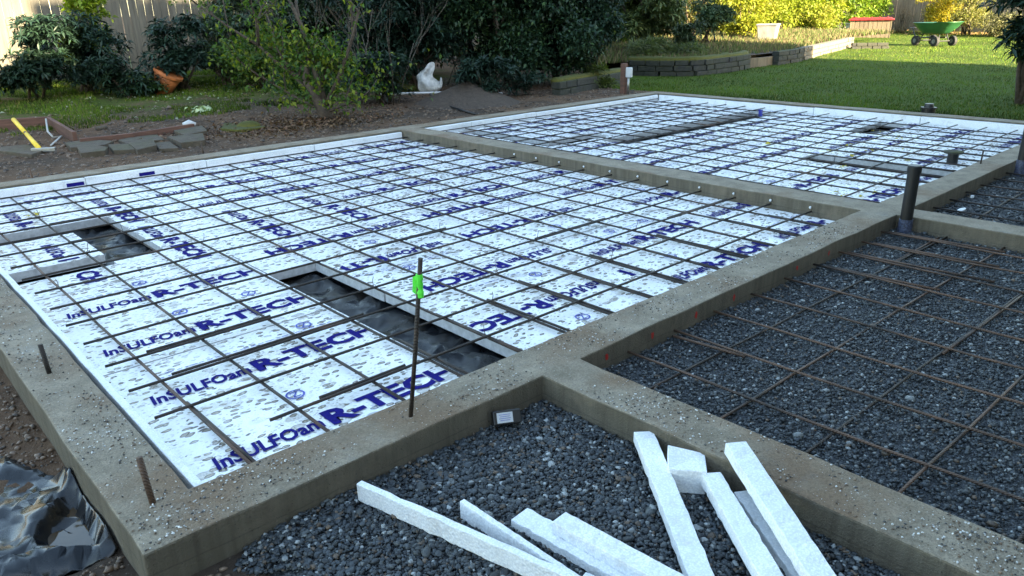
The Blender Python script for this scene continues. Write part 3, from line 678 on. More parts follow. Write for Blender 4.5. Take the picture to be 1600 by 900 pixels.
# ------------------------------------------------------------------ gravel
bm=bmesh.new(); bmesh.ops.create_icosphere(bm,subdivisions=1,radius=1); I0=(np.array([v.co[:] for v in bm.verts]),np.array([[v.index for v in f.verts] for f in bm.faces])); bm.free()
bm=bmesh.new(); bmesh.ops.create_icosphere(bm,subdivisions=2,radius=1); I1=(np.array([v.co[:] for v in bm.verts]),np.array([[v.index for v in f.verts] for f in bm.faces])); bm.free()
def stones(name,pos,size,tmpl,cols,mat,flat=.62,parent=None):
    n=len(pos); T,Fx=tmpl; nv=len(T)
    var=[]
    for k in range(10):
        s=np.array([1+.55*noise.noise(Vector(v)*1.35+Vector((k*7.3,0,0))) for v in T]); var.append(T*s[:,None])
    var=np.array(var)[rng.integers(0,10,n)]                       # n,nv,3
    sc=np.stack([size*rng.uniform(.75,1.35,n),size*rng.uniform(.65,1.05,n),size*flat*rng.uniform(.7,1.2,n)],1)
    v=var*sc[:,None,:]
    a=rng.uniform(0,6.28,n); t=rng.normal(0,.35,n)
    ct,st=np.cos(t)[:,None],np.sin(t)[:,None]; y=v[...,1]*ct-v[...,2]*st; z=v[...,1]*st+v[...,2]*ct
    ca,sa=np.cos(a)[:,None],np.sin(a)[:,None]; X=v[...,0]*ca-y*sa; Y=v[...,0]*sa+y*ca
    V=np.stack([X,Y,z],-1)+pos[:,None,:]
    Fa=(Fx[None]+(np.arange(n)*nv)[:,None,None]).reshape(-1,3)
    return npmesh(name,V.reshape(-1,3),Fa,mat,np.repeat(cols,nv,0),nv>20,parent)
def stone_cols(n,lightp=.07,tan=.04,b=1.):
    v=rng.uniform(.35,1.5,n)[:,None]; c=np.array([.034,.042,.049])*v*b
    k=rng.random(n); lightp*=1.5
    c=np.where((k<lightp)[:,None],np.array([.26,.28,.28])*rng.uniform(.5,1.3,n)[:,None],c)
    c=np.where(((k>lightp)&(k<lightp+tan))[:,None],np.array([.11,.08,.055])*rng.uniform(.6,1.3,n)[:,None],c)
    c=np.where(((k>.80))[:,None],np.array([.062,.070,.072])*v,c); return c
def field(x0,x1,y0,y1,n,smin,smax,z,keep=None):
    x=rng.uniform(x0,x1,n); y=rng.uniform(y0,y1,n); s=smin+(smax-smin)*rng.random(n)**2.5; s=np.where(rng.random(n)<.025,s*rng.uniform(1.3,2.0,n),s)
    if keep is not None: m=keep(x,y); x,y,s=x[m],y[m],s[m]
    return np.stack([x,y,z+s*.3+rng.uniform(-.012,.014,len(x))],1),s
def gh(x,y): return -.085+.015*np.sin(x*1.9+y)+.012*np.sin(y*2.7-x*.8)
# base sheets
def sheet(name,x0,x1,y0,y1,step,zf,mat,lab=None):
    xs=np.arange(x0,x1+step/2,step); ys=np.arange(y0,y1+step/2,step); v=np.array([(x,y,zf(x,y)) for y in ys for x in xs]); nx=len(xs)
    f=np.array([(j*nx+i,j*nx+i+1,(j+1)*nx+i+1,(j+1)*nx+i) for j in range(len(ys)-1) for i in range(nx-1)])
    o=npmesh(name,v,f,mat,smooth=True); tag(o,kind='structure'); return o
t=NT('fine_gravel'); f1=t.voro(85,out='Color'); f2=t.voro(85)
c=t.mix(t.ramp(f1,[(.1,0.),(.9,1.)]),(.022,.027,.033),(.085,.095,.105)); c=t.mix(t.ramp(t.voro(85,out='Color',vec=None),[(.90,0.),(.93,1.)]),c,(.30,.32,.33)); t.base(c); t.rough(.6); t.bump(t.math('SUBTRACT',1.,f2),1.,.012); MAT['gravelbed']=t.m
sheet('gravel_bed',.15,4.39,-15.9,-1.79,.25,lambda x,y:float(gh(x,y))-.02-.16*(1-sm(.15,.9,x)),MAT['gravelbed'])
sheet('gravel_bed',5.11,15.09,-15.9,-1.79,.3,lambda x,y:float(gh(x,y))-.02,MAT['gravelbed'])
sheet('gravel_bed',15.81,30.79,-15.9,-1.79,.5,lambda x,y:-.10,MAT['gravelbed'])
edge=lambda x,y: x>.35+.35*np.sin(y*2.3)*.4-.12*(y+1.8)*-.6*0+ .22*np.sin(y*7)
pos,s=field(.1,4.38,-6.6,-1.8,56000,.007,.032,0,lambda x,y:(edge(x,y)))
pos[:,2]+=gh(pos[:,0],pos[:,1])-.10*(1-np.clip((pos[:,0]-.2)/.6,0,1))
tag(stones('gravel_stones',pos,s,I1,stone_cols(len(pos),.05,.06),MAT['gravel']),kind='stuff')
tag(C.objects['gravel_stones'],'dark blue grey pebbles in the near bed','gravel')
pos,s=field(5.12,15.08,-9.5,-1.8,80000,.010,.032,0,lambda x,y:(y<-1.8)&(x<15.08)&(y>-3.5-1.0*(15-x)*.0-6))
pos[:,2]+=gh(pos[:,0],pos[:,1]); tag(stones('gravel_stones',pos,s,I0,stone_cols(len(pos),.04,.03),MAT['gravel']),'dark pebbles under the rusty rebar right of the long wall','gravel',kind='stuff')
pos,s=field(15.82,28,-7,-1.8,16000,.018,.045,0); pos[:,2]+=-.09; tag(stones('gravel_stones',pos,s,I0,stone_cols(len(pos),.04,.03),MAT['gravel']),'dark pebbles in the far right bay','gravel',kind='stuff')
# foam beads and crumbs spilled on the walls
def soil_cols(n): return np.array([.12,.082,.055])*rng.uniform(.35,1.7,n)[:,None]
pos,s=field(-4,.2,-5,9,15000,.008,.045,0,lambda x,y:(x<-.42)|((y<-1.85)&(x<.5)))
keep=np.hypot((pos[:,0]+.95)/.75,(pos[:,1]-.15)/1.2)>1
pos,s=pos[keep],s[keep]
pos[:,2]=[gz(a,b)+.3*c for a,b,c in zip(pos[:,0],pos[:,1],s)]
tag(stones('soil_clods',pos,s,I0,soil_cols(len(pos)),MAT['gravel']),'loose brown soil clods outside the left wall','soil clods',kind='stuff')
pos,s=field(-3,32,17.2,30,14000,.015,.075,0)
pos[:,2]=[gz(a,b)+.1*c for a,b,c in zip(pos[:,0],pos[:,1],s)]
tag(stones('soil_clods',pos,s,I0,soil_cols(len(pos))*.8,MAT['gravel']),'loose dark soil clods behind the back wall','soil clods',kind='stuff')
# grit on the wall tops
pos=[];
for (a,b,c_,d) in WALLS[:2]+WALLS[5:6]:
    n=int(1500*min(12,(b-a))*min(12,(d-c_))/5); x=rng.uniform(a+.03,min(b,a+14)-.03,n); y=rng.uniform(max(c_,-8)+.03,min(d,c_+12 if c_>-5 else d)-.03,n)
    m=np.array([nz(p,q,3,.9)+.5*nz(p,q,8,3)+random.gauss(0,.28)>.12 for p,q in zip(x,y)]); pos.append(np.stack([x[m],y[m]],1))
pos=np.concatenate(pos); n=len(pos); s=rng.uniform(.005,.015,n); pos=np.concatenate([pos,(.252+s*.3)[:,None]],1)
k=rng.random(n)[:,None]; cc=np.where(k<.35,np.array([.6,.6,.58]),np.where(k<.7,np.array([.17,.12,.08]),np.array([.06,.06,.06])))*rng.uniform(.6,1.2,n)[:,None]
tag(stones('wall_grit',pos,s,I0,cc,MAT['gravel']),'white foam beads and brown grit scattered on the concrete tops','grit',kind='stuff')

# ------------------------------------------------------------------ black sheet with a puddle at the near left corner
def poly_sd(px,py,poly):
    """distance to a polygon outline, negative inside"""
    d=9.;ins=False;n=len(poly)
    for k in range(n):
        ax,ay=poly[k];bx,by=poly[(k+1)%n]; ex,ey=bx-ax,by-ay; t_=max(0,min(1,((px-ax)*ex+(py-ay)*ey)/(ex*ex+ey*ey)))
        d=min(d,math.hypot(px-ax-ex*t_,py-ay-ey*t_))
        if (ay>py)!=(by>py) and px<ax+(py-ay)*ex/ey: ins=not ins
    return -d if ins else d
zs=-.20
KP=[tuple(at(u,v,zs)[:2]) for u,v in ((116,762),(84,795),(46,838),(60,856),(120,862),(166,850),(170,830),(150,790),(134,764))]
OP=[tuple(at(u,v,zs)[:2]) for u,v in ((-60,712),(8,716),(32,722),(75,738),(120,754),(136,756),(158,790),(190,858),(176,868),(140,872),(90,884),(40,893),(-60,915))]
def gzb(x,y): return -.22+.12*sm(-1.2,-4,x)+.05*nz(x,y,3,1.3)
def tent(x,y):
    d=poly_sd(x,y,KP); rim=sm(-.10,.03,d)
    fold=.04*(1-abs(nz(x*.9+y*.5,y*.6,2,1.8))*3.4)+.012*(1-abs(nz(x+.4*y,y,6,5.5))*3.2)
    z=max(gzb(x,y)+.035,-.24)+fold*(.35+.65*rim)-.17*(1-rim)
    z+=.05*math.exp(-(d/.05)**2)*(1 if x<-.62 else .3)                     # lifted lip of the fold
    z+=.15*sm(-.54,-.42,x)*sm(-.9,-.3,y)*(1-sm(.75,1.1,y))                # rides up the wall
    e_=sm(.0,.16,-poly_sd(x,y,OP)) if x<-.5 else 1.
    return z*e_+(gz(x,y)+.012)*(1-e_)
pts=[]
for k in range(len(OP)):
    a_,b_=OP[k],OP[(k+1)%len(OP)]
    for q_ in range(5): pts.append((min(-.415,a_[0]+(b_[0]-a_[0])*q_/5+random.uniform(-.02,.02)),a_[1]+(b_[1]-a_[1])*q_/5+random.uniform(-.02,.02)))
for k in range(len(KP)):
    a_,b_=KP[k],KP[(k+1)%len(KP)]
    for q_ in range(4): pts.append((min(-.42,a_[0]+(b_[0]-a_[0])*q_/4),a_[1]+(b_[1]-a_[1])*q_/4))
while len(pts)<430:
    x,y=random.uniform(-3.0,-.42),random.uniform(-2.2,2.4)
    if poly_sd(x,y,OP)<-.02: pts.append((x,y))
v,f=facets(pts,tent,.016); f=np.array([q for q in f if poly_sd(v[list(q)].mean(0)[0],v[list(q)].mean(0)[1],OP)<.0])
o=npmesh('black_sheet',v,f,MAT['polyshiny'],smooth=False); sd_=o.modifiers.new('s','SOLIDIFY'); sd_.thickness=.004
tag(o,'crumpled black plastic sheet lying on soil outside the near left wall corner','plastic sheet')
cx_=sum(p[0] for p in KP)/len(KP);cy_=sum(p[1] for p in KP)/len(KP)
q=MB(); q.add([(cx_+(p[0]-cx_)*1.0,cy_+(p[1]-cy_)*1.0,-.315) for p in KP],[tuple(range(len(KP)))]); tag(q.build('puddle',MAT['water']),'small muddy puddle lying in the black plastic sheet','puddle')

# ------------------------------------------------------------------ yard objects on the left
def ztop(p): return gz(p[0],p[1])
def atg(u,v):                                 # pixel on the real terrain
    z=.2
    for _ in range(12): p=at(u,v,z); z=.5*z+.5*min(gz(p[0],p[1]),2.)
    p=at(u,v,z); return Vector((p[0],p[1],gz(p[0],p[1])))
def ground_prism(name,uvs,h,mat,lab,cat,group=None,bevel=.03,sink=.05,tilt=0,wobble=.0):
    ps=[atg(*q) for q in uvs]; z=sum(p.z for p in ps)/len(ps); n=len(ps); mb=MB()
    c=sum((p for p in ps),Vector())/n
    top=[Vector((p.x,p.y,z+h+tilt*(p-c).x+wobble*nz(p.x,p.y,4,2))) for p in ps]; bot=[Vector((p.x,p.y,z-sink)) for p in ps]
    mb.add(bot+top,[tuple(range(n)),tuple(range(n,2*n))[::-1]]+[(k,n+k,n+(k+1)%n,(k+1)%n) for k in range(n)])
    o=mb.build(name,MAT[mat],bevel=bevel); bmf=bmesh.new(); bmf.from_mesh(o.data); bmesh.ops.recalc_face_normals(bmf,faces=bmf.faces); bmf.to_mesh(o.data); bmf.free()
    return tag(o,lab,cat,group)
PV=[([(0,240),(50,246),(78,236),(40,228),(0,233)],'large flat paver at the left edge under the yellow handle'),
([(102,228),(112,238),(165,234),(178,226),(140,221)],'flat grey paver right of the wooden bed frame'),
([(122,238),(128,247),(166,244),(170,238),(150,235)],'mossy small paver nearest the soil at left'),
([(185,222),(200,229),(258,222),(246,213),(220,214)],'long dark paver beside the timber edging'),
([(170,232),(178,242),(212,240),(204,229)],'small brown mossy paver in the paver row'),
([(202,231),(216,243),(246,236),(240,224)],'mid grey paver in the middle of the paver row'),
([(242,226),(250,238),(280,236),(266,223)],'worn grey paver in the row before the dark stack'),
([(272,209),(290,218),(325,210),(316,200)],'dark slab above the paver stack right end'),
([(262,220),(284,232),(322,228),(318,216)],'thick mossy slab at the right end of the paver row'),
([(345,205),(372,208),(415,202),(398,193),(350,195)],'yellow mossy slab near the leaf litter')]
for k,(q,l) in enumerate(PV): ground_prism('paver',q,.09+.05*(k%3),'slab' if k<9 else 'moss',l,'paver','loose stone pavers behind the back wall',bevel=.02,tilt=.02*(k%3-1))
# timber frame of a bed and edging boards
def board(p0,p1,h,th,mat,name,lab,cat,parent=None,z=None,group=None):
    p0=Vector(p0);p1=Vector(p1); d=p1-p0; c=(p0+p1)/2; zz=(c.z if z is None else z)
    R_=Matrix.Rotation(math.atan2(d.y,d.x),3,'Z')@Matrix.Rotation(-math.atan2(p1.z-p0.z,math.hypot(d.x,d.y)),3,'Y')
    o=MB().box((c.x,c.y,zz+h/2-.08),(d.length,th,h),R=R_).build(name,MAT[mat],parent,bevel=.01)
    if parent is None: tag(o,lab,cat,group)
    return o
a,b,c_=atg(-70,206),atg(78,197),atg(119,222)
root=empty('raised_bed',b,'low red-brown wooden bed frame at the left edge','raised bed')
board(a,b,.45,.14,'timber','side_board','','',root); board(b,c_,.45,.14,'timber','end_board','','',root)
board(atg(126,226),atg(210,217),.3,.16,'timber','edging_board','long red-brown timber edging board, nearer half, left end','edging board')
board(atg(208,217),atg(303,202),.3,.16,'timber','edging_board','red-brown timber edging board running up to the white scrap, right half','edging board')
# yellow handled tool
a=atg(27,210); b=atg(63,240); a.z+=.55; b.z+=.18
root=empty('hand_tool',(b.x,b.y,b.z-.15),'tool with bright yellow handle lying across the pavers','tool')
m_=a.lerp(b,.47); m2=a.lerp(b,.53)
MB().tube([a,m_],[.085,.07],10).build('upper_grip',MAT['yellow'],root,smooth=True); MB().tube([m2,b],[.07,.08],10).build('lower_grip',MAT['yellow'],root,smooth=True)
MB().tube([m_,m2],.05,10).build('collar',MAT['black'],root); dd=(b-a).normalized()
MB().box(b+dd*.05+Vector((.12,0,-.05)),(.75,.16,.14),rz=-.55).build('head',MAT['steel'],root,bevel=.02)
# hose loop in the bed
pts=[atg(75,200)+Vector((0,0,.35)),atg(76,212)+Vector((0,0,.15)),atg(84,218)+Vector((0,0,.08)),atg(97,215)+Vector((0,0,.06)),atg(80,229)+Vector((0,0,.04))]
tag(MB().tube(pts,.035,7).build('hose',MAT['twine'],smooth=True),'thin pale hose looped down from the bed frame corner','hose')
p=atg(297,199); tag(MB().tube([p+Vector((-.22,.1,.1)),p+Vector((.0,.0,.16)),p+Vector((.22,-.1,.12))],[.10,.15,.05],10).build('plastic_scrap',MAT['white'],smooth=True),'small white plastic scrap at the end of the timber edging','scrap')
p=atg(160,203); tag(MB().tube([p+Vector((-.2,0,.05)),p+Vector((.2,.1,.07))],[.1,.08],8).build('pale_stone',MAT['slab'],smooth=True),'pale round stone in the dark soil behind the edging','stone')
# white pipes lying by the mound
def rod(u0,v0,u1,v1,r,lab): a=atg(u0,v0)+Vector((0,0,.15)); b=atg(u1,v1)+Vector((0,0,.15)); tag(MB().tube([a,b],r,10).build('white_pipe',MAT['white'],smooth=True),lab,'pipe')
rod(594,152,692,149,.06,'thin white pipe lying left of the soil mound'); rod(752,150,785,151,.06,'short end of white pipe right of the soil mound')
# soil mound
def mound():
    c0=atg(735,170); c1=at(735,172,.2); n=34; vs=[];fs=[]
    rt=Vector((.741,-.672,0)); fw=Vector((.672,.741,0)); o=atg(732,160)
    for j in range(n+1):
        for i in range(n+1):
            a=(i/n*2-1);b=(j/n*2-1); r=math.hypot(a,b)
            x=o+rt*(a*2.6)+fw*(b*2.3); h=1.05*max(0,1-r)**1.0*(1+.15*nz(a*3,b*3,1))+ .05*nz(a*9,b*9,5)*(1-min(1,r))
            vs.append((x.x,x.y,gz(x.x,x.y)-.03+h))
    f=np.array([(j*(n+1)+i,j*(n+1)+i+1,(j+1)*(n+1)+i+1,(j+1)*(n+1)+i) for j in range(n) for i in range(n)])
    tag(npmesh('soil_mound',np.array(vs),f,MAT['moundsoil'],smooth=True),'dark heap of fine soil behind the back wall','soil heap')
t=NT('heap_soil'); f_=t.noise(20,7,.75); t.base(t.mix(t.ramp(f_,[(.3,0.),(.7,1.)]),(.035,.026,.020),(.095,.070,.052))); t.rough(.95); t.bump(f_,.9,.02); MAT['moundsoil']=t.m
mound()
pts=[atg(672,150)+Vector((0,0,.1)),atg(700,168)+Vector((0,0,.08)),atg(720,174)+Vector((0,0,.06)),atg(742,180)+Vector((0,0,.05))]
tag(MB().tube(pts,.05,8).build('black_hose',MAT['black'],smooth=True),'black hose lying along the foot of the soil heap','hose')
# white sack
def blob(name,rings,mat,lab,cat,n=18,amp=.06):
    mb=MB(); vs=[];fs=[]
    for (c,rx,ry,a) in rings:
        for k in range(n):
            t=2*math.pi*k/n; d=1+amp*4*nz(math.cos(t)*2+c.z*3,math.sin(t)*2,c.z*2)
            v=Vector((math.cos(t)*rx*d,math.sin(t)*ry*d,0)); vs.append(c+Matrix.Rotation(a,3,'Z')@v)
    for i in range(len(rings)-1):
        for k in range(n): fs.append((i*n+k,i*n+(k+1)%n,(i+1)*n+(k+1)%n,(i+1)*n+k))
    fs+=[tuple(range(n))[::-1],tuple((len(rings)-1)*n+k for k in range(n))]; mb.add(vs,fs)
    return tag(mb.build(name,MAT[mat],smooth=True,sub=1),lab,cat)
o=atg(672,146); rt=Vector((.741,-.672,0)); az=math.atan2(rt.y,rt.x)
blob('white_sack',[(o+rt*-.05+Vector((0,0,.0)),.25,.2,az),(o+rt*.0+Vector((0,0,.12)),.52,.35,az),(o+rt*-.02+Vector((0,0,.45)),.62,.4,az),(o+rt*-.25+Vector((0,0,.75)),.45,.33,az),(o+rt*-.2+Vector((0,0,1.0)),.3,.25,az),(o+rt*.0+Vector((0,0,1.22)),.27,.2,az),(o+rt*.15+Vector((0,0,1.5)),.22,.12,az),(o+rt*.2+Vector((0,0,1.62)),.12,.06,az)],'bagw','crumpled white plastic sack slumped against the shrubs','sack',amp=.24)
blob('sack_tail',[(o+rt*.45+Vector((0,0,.15)),.16,.1,az),(o+rt*.62+Vector((0,0,.5)),.10,.06,az),(o+rt*.62+Vector((0,0,.85)),.03,.02,az)],'bagw',None,None).parent=None
tag(C.objects['sack_tail'],'upturned pointed corner of white plastic beside the sack','sack')
# moss cushions on stones behind
for k,(u,v,s) in enumerate(((605,144,.8),(640,140,1.3),(665,141,1.0),(390,200,.9))):
    p=atg(u,v); blob('mossy_stone',[(p+Vector((0,0,-.1)),.6*s,.4*s,az),(p+Vector((0,0,.12)),.55*s,.38*s,az),(p+Vector((0,0,.3)),.3*s,.2*s,az)],'moss','yellow-green mossy stone, %s'%('left of the white pipe','under the shrubs left of the sack','just below the white sack','beside the leaf litter')[k],'mossy stone')
# orange pot behind the second rhododendron
p=dep(228,37.2,.9); p[2]=gz(p[0],p[1])
root=empty('clay_pot',p,'large orange clay pot lying tilted behind the second rhododendron','pot'); T=Matrix.Rotation(.5,3,Vector((.67,.74,0)))
c0=Vector(p); MB().tube([c0+T@Vector((0,0,0)),c0+T@Vector((0,0,.6)),c0+T@Vector((0,0,1.1))],[.38,.52,.66],26).build('bowl',MAT['terracotta'],root,smooth=True)
MB().tube([c0+T@Vector((0,0,1.05)),c0+T@Vector((0,0,1.2))],[.72,.72],26).build('rim',MAT['terracotta'],root,bevel=.02)

# ------------------------------------------------------------------ beds, walls, post on the right
def block_wall(name,uvs,h,mat,lab,bw=.9,bh=.33,cat='stone wall',mossy=True,dz=0.):
    ps=[atg(*q) for q in uvs]; z=min(p.z for p in ps)+dz; root=empty(name,(ps[0].x,ps[0].y,z),lab,cat)
    mb=MB(); L=[0]
    for a,b in zip(ps,ps[1:]): L.append(L[-1]+(b-a).length)
    def pt(s):
        for k in range(len(ps)-1):
            if s<=L[k+1]+1e-6: f=(s-L[k])/(L[k+1]-L[k]); return ps[k].lerp(ps[k+1],f)
        return ps[-1]
    nr=max(1,round(h/bh))
    for r_ in range(nr):
        s=-(bw/2 if r_%2 else 0)
        while s<L[-1]:
            s0=max(0,s)+.015; s1=min(L[-1],s+bw*random.uniform(.85,1.15))-.015
            if s1-s0>.15:
                a=pt(s0);b=pt(s1);d=b-a;c=(a+b)/2
                mb.box((c.x+random.uniform(-.03,.03),c.y+random.uniform(-.03,.03),z-.05+bh*(r_+.5)),(d.length,.55*random.uniform(.9,1.1),bh-.025),rz=math.atan2(d.y,d.x)+random.uniform(-.03,.03))
            s=s1+.015
    mb.build('blocks',MAT[mat],root,bevel=.03)
    if mossy:
        m2=MB(); N=max(6,int(L[-1]/.5)); pts=[pt(L[-1]*k/N) for k in range(N+1)]
        m2.tube([p+Vector((0,.1,z-p.z+nr*bh-.05+.04*nz(k,3))) for k,p in enumerate(pts)],[.22+.08*nz(k*.7,9) for k in range(N+1)],9); m2.build('moss_cap',MAT['moss'],root,smooth=True)
    return root
block_wall('stone_edging',[(868,149),(905,142),(950,134),(972,130)],.75,'block','dark mossy stone edging left of the post with the white box',1.1,.38)
block_wall('retaining_wall',[(984,117),(1040,119),(1090,118),(1150,110),(1166,106)],1.0,'block','dark block retaining wall with mossy top beside the lawn',1.0,.34)
block_wall('retaining_wall',[(1210,102),(1235,98),(1249,95)],1.0,'block','short dark block wall end right of the wooden planter',.9,.34,mossy=False)
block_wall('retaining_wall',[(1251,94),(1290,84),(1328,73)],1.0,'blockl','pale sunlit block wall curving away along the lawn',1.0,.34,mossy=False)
block_wall('retaining_wall',[(1330,76),(1388,76)],.6,'block','low dark block edging in the sun before the red-lidded bin',.9,.3,mossy=False)
a,b=atg(1168,106),atg(1214,101); root=empty('wooden_planter',a,'brown wooden planter box between two block walls','planter')
board(a,b,.7,.15,'cedar','front_board','','',root); board(a+Vector((.9,1.2,0)),b+Vector((.9,1.2,0)),.95,.15,'cedar','back_board','','',root); board(b,b+Vector((.9,1.2,0)),.7,.15,'cedar','side_board','','',root)
# soil fill behind the retaining walls
def fill(uvs,h,depth_off,lab):
    ps=[atg(*q) for q in uvs]; n=len(ps); z=min(p.z for p in ps)+h
    back=[p+Vector((3.5,depth_off,0)) for p in ps][::-1]; al=[Vector((p.x+.2,p.y+.2,z)) for p in ps]+[Vector((p.x,p.y,z+.35)) for p in back]
    mb=MB(); mb.add(al,[(k,k+1,2*n-2-k,2*n-1-k) for k in range(n-1)]); tag(mb.build('planting_bed',MAT['moundsoil']),kind='structure')
fill([(984,117),(1040,119),(1090,118),(1150,110),(1166,106),(1215,101),(1249,95),(1290,84),(1328,73)],.85,15,'')
p=atg(974,147); root=empty('utility_post',p,'short brown post carrying a white utility box at the lawn corner','utility post')
MB().box((p.x,p.y,p.z+.75),(.27,.27,1.6)).build('post',MAT['timber'],root,bevel=.02)
q=atg(981,147); MB().tube([q,q+Vector((0,0,.9))],.06,10).build('conduit',MAT['steel'],root,smooth=True)
dcam=Vector((-.67,-.74,0)); bx=MB().box((q.x+.02,q.y-.02,p.z+1.1),(.20,.32,.50),rz=.3).build('white_box',MAT['white'],root,bevel=.03)
# white tub planter
p=atg(1197,80); p.z+=.85; root=empty('white_tub',p,'white square tub planter on the wooden bed by the block wall','planter')
MB().box((p.x,p.y,p.z+.75),(1.4,1.4,1.4),rz=.35,taper=1.25).build('tub',MAT['bagw2'],root,bevel=.05); MB().box((p.x,p.y,p.z+1.45),(1.85,1.85,.14),rz=.35).build('rim',MAT['bagw2'],root,bevel=.03)
# lidded wooden bin
p=atg(1358,58); root=empty('storage_bin',p,'wooden plank bin with a red lid by the far hedge','storage bin'); bz=math.radians(-68)
B=lambda v:Vector(p)+Matrix.Rotation(bz,3,'Z')@Vector(v)
mb=MB(); 
for k in range(9): mb.box(B((-1.9+.475*k,-1.1,.95)),(.44,.08,1.9),rz=bz)
mb.build('front_planks',MAT['cedar'],root,bevel=.01)
mb=MB()
for k in range(5): 
    for sx_ in (-2.15,2.15): mb.box(B((sx_,-.95+.475*k,.95)),(.08,.44,1.9),rz=bz)
mb.build('side_planks',MAT['cedar'],root,bevel=.01); MB().box(B((0,1.1,.95)),(4.2,.08,1.9),rz=bz).build('back_panel',MAT['cedar'],root)
mb=MB(); mb.box(B((0,0,2.0)),(4.8,2.7,.16),rz=bz); mb.box(B((0,0,2.12)),(4.3,2.2,.14),rz=bz)
for k in range(5): mb.box(B((-1.7+.85*k,0,2.22)),(.18,2.0,.08),rz=bz)
mb.build('lid',MAT['redlid'],root,bevel=.03)
p=atg(1328,58); root=empty('small_bin',p,'small pale tub with a rim beside the red-lidded bin','tub'); MB().box((p.x,p.y,p.z+.75),(.9,.9,1.5),rz=.3,taper=1.2).build('tub',MAT['bagw'],root,bevel=.04); MB().box((p.x,p.y,p.z+1.52),(1.25,1.25,.12),rz=.3).build('rim',MAT['bagw'],root,bevel=.02)
# garden cart
p=atg(1458,72); yaw=math.radians(-118); K=lambda x,y,z:Vector(p)+Matrix.Rotation(yaw,3,'Z')@Vector((x,y,z))
root=empty('garden_cart',p,'green poly garden dump cart with four black wheels on the sunny lawn','garden cart')
def tub(s,inner=False):
    rings=[]
    for (z,lx,ly) in ((1.15,1.25,.62),(1.28,1.42,.74),(1.75,1.95,1.08),(2.08,2.22,1.24),(2.15,2.34,1.32),(2.08,2.14,1.16),(1.5,1.6,.85),(1.24,1.3,.66)):
        r=[]
        for k in range(24):
            a=2*math.pi*k/24; cx,cy=math.cos(a),math.sin(a); q=3.6
            rr=(abs(cx)**q+abs(cy)**q)**(-1/q); r.append(K(cx*rr*lx+(.25*(z-1.15) if cx>0 else 0),cy*rr*ly,z+(.10*(cx>0.3) if z>1.9 else 0)))
        rings.append(r)
    return rings
rg=tub(1); mb=MB(); vs=[v for r in rg for v in r]; n=24
mb.add(vs,[(i*n+k,i*n+(k+1)%n,(i+1)*n+(k+1)%n,(i+1)*n+k) for i in range(len(rg)-1) for k in range(n)]+[tuple(range(n))[::-1],tuple((len(rg)-1)*n+k for k in range(n))])
mb.build('tub',MAT['cartg'],root,smooth=True)
mb=MB(); mb.tube([K(-1.45,0,.75),K(1.4,0,.85)],.07,8)
for sx_ in (-1.25,1.2):
    mb.tube([K(sx_,-.95,.5),K(sx_,.95,.5)],.05,8)
    for sy_ in (-.55,.55): mb.tube([K(sx_,sy_,.5),K(sx_*.8,sy_*.7,1.2)],.05,8)
mb.build('chassis',MAT['black'],root)
for sx_ in (-1.25,1.2):
    for sy_ in (-1.0,1.0):
        w_=MB(); ax_=(K(0,1,0)-K(0,0,0)); c=K(sx_,sy_,.5)
        w_.tube([c-ax_*.17,c-ax_*.13,c+ax_*.13,c+ax_*.17],[.38,.46,.46,.38],22); wo=w_.build('wheel',MAT['tyre'],root)
        MB().tube([c-ax_*.18,c+ax_*.18],.20,16).build('rim',MAT['rimgrey'],wo); 
MB().tube([K(-1.4,0,.7),K(-2.6,.0,.9),K(-3.2,.1,1.6)],.05,8).build('handle',MAT['black'],root); MB().tube([K(-3.2,-.3,1.6),K(-3.2,.5,1.6)],.06,8).build('grip',MAT['black'],root)

# ------------------------------------------------------------------ fences
def fence(x0,y0,x1,y1,h,lab,bw=.47):
    root=empty('board_fence',(x0,y0,gz(x0,y0)),lab,'fence'); d=Vector((x1-x0,y1-y0,0)); L=d.length; d.normalize(); a=math.atan2(d.y,d.x); n=int(L/bw); mb=MB()
    for k in range(n):
        c=Vector((x0,y0,0))+d*((k+.5)*bw); z=gz(c.x,c.y); hh=h+random.uniform(-.06,.06)
        R_=Matrix.Rotation(a,3,'Z')@Matrix.Rotation(random.uniform(-.012,.012),3,'Y')
        mb.box((c.x,c.y+random.uniform(-.02,.02),z+hh/2-.05),(bw-random.uniform(.012,.032),.06,hh),R=R_)
    mb.build('boards',MAT['fence'],root)
    for z_ in (1.2,h-1.2):
        q=MB(); N=max(1,int(L/8))
        for k in range(N):
            A=Vector((x0,y0,0))+d*(L*k/N); B=Vector((x0,y0,0))+d*(L*(k+1)/N); c=(A+B)/2; nn=Vector((-d.y,d.x,0))*.12
            q.box((c.x+nn.x,c.y+nn.y,gz(c.x,c.y)+z_),(L/N,.13,.3),rz=a)
        q.build('rail',MAT['fence'],root)
fence(-40,44,112,44,7.2,'tall weathered board fence behind the shrubs along the left and back')
fence(112,44,112,-30,6.5,'tall weathered board fence closing the lawn at the far right')

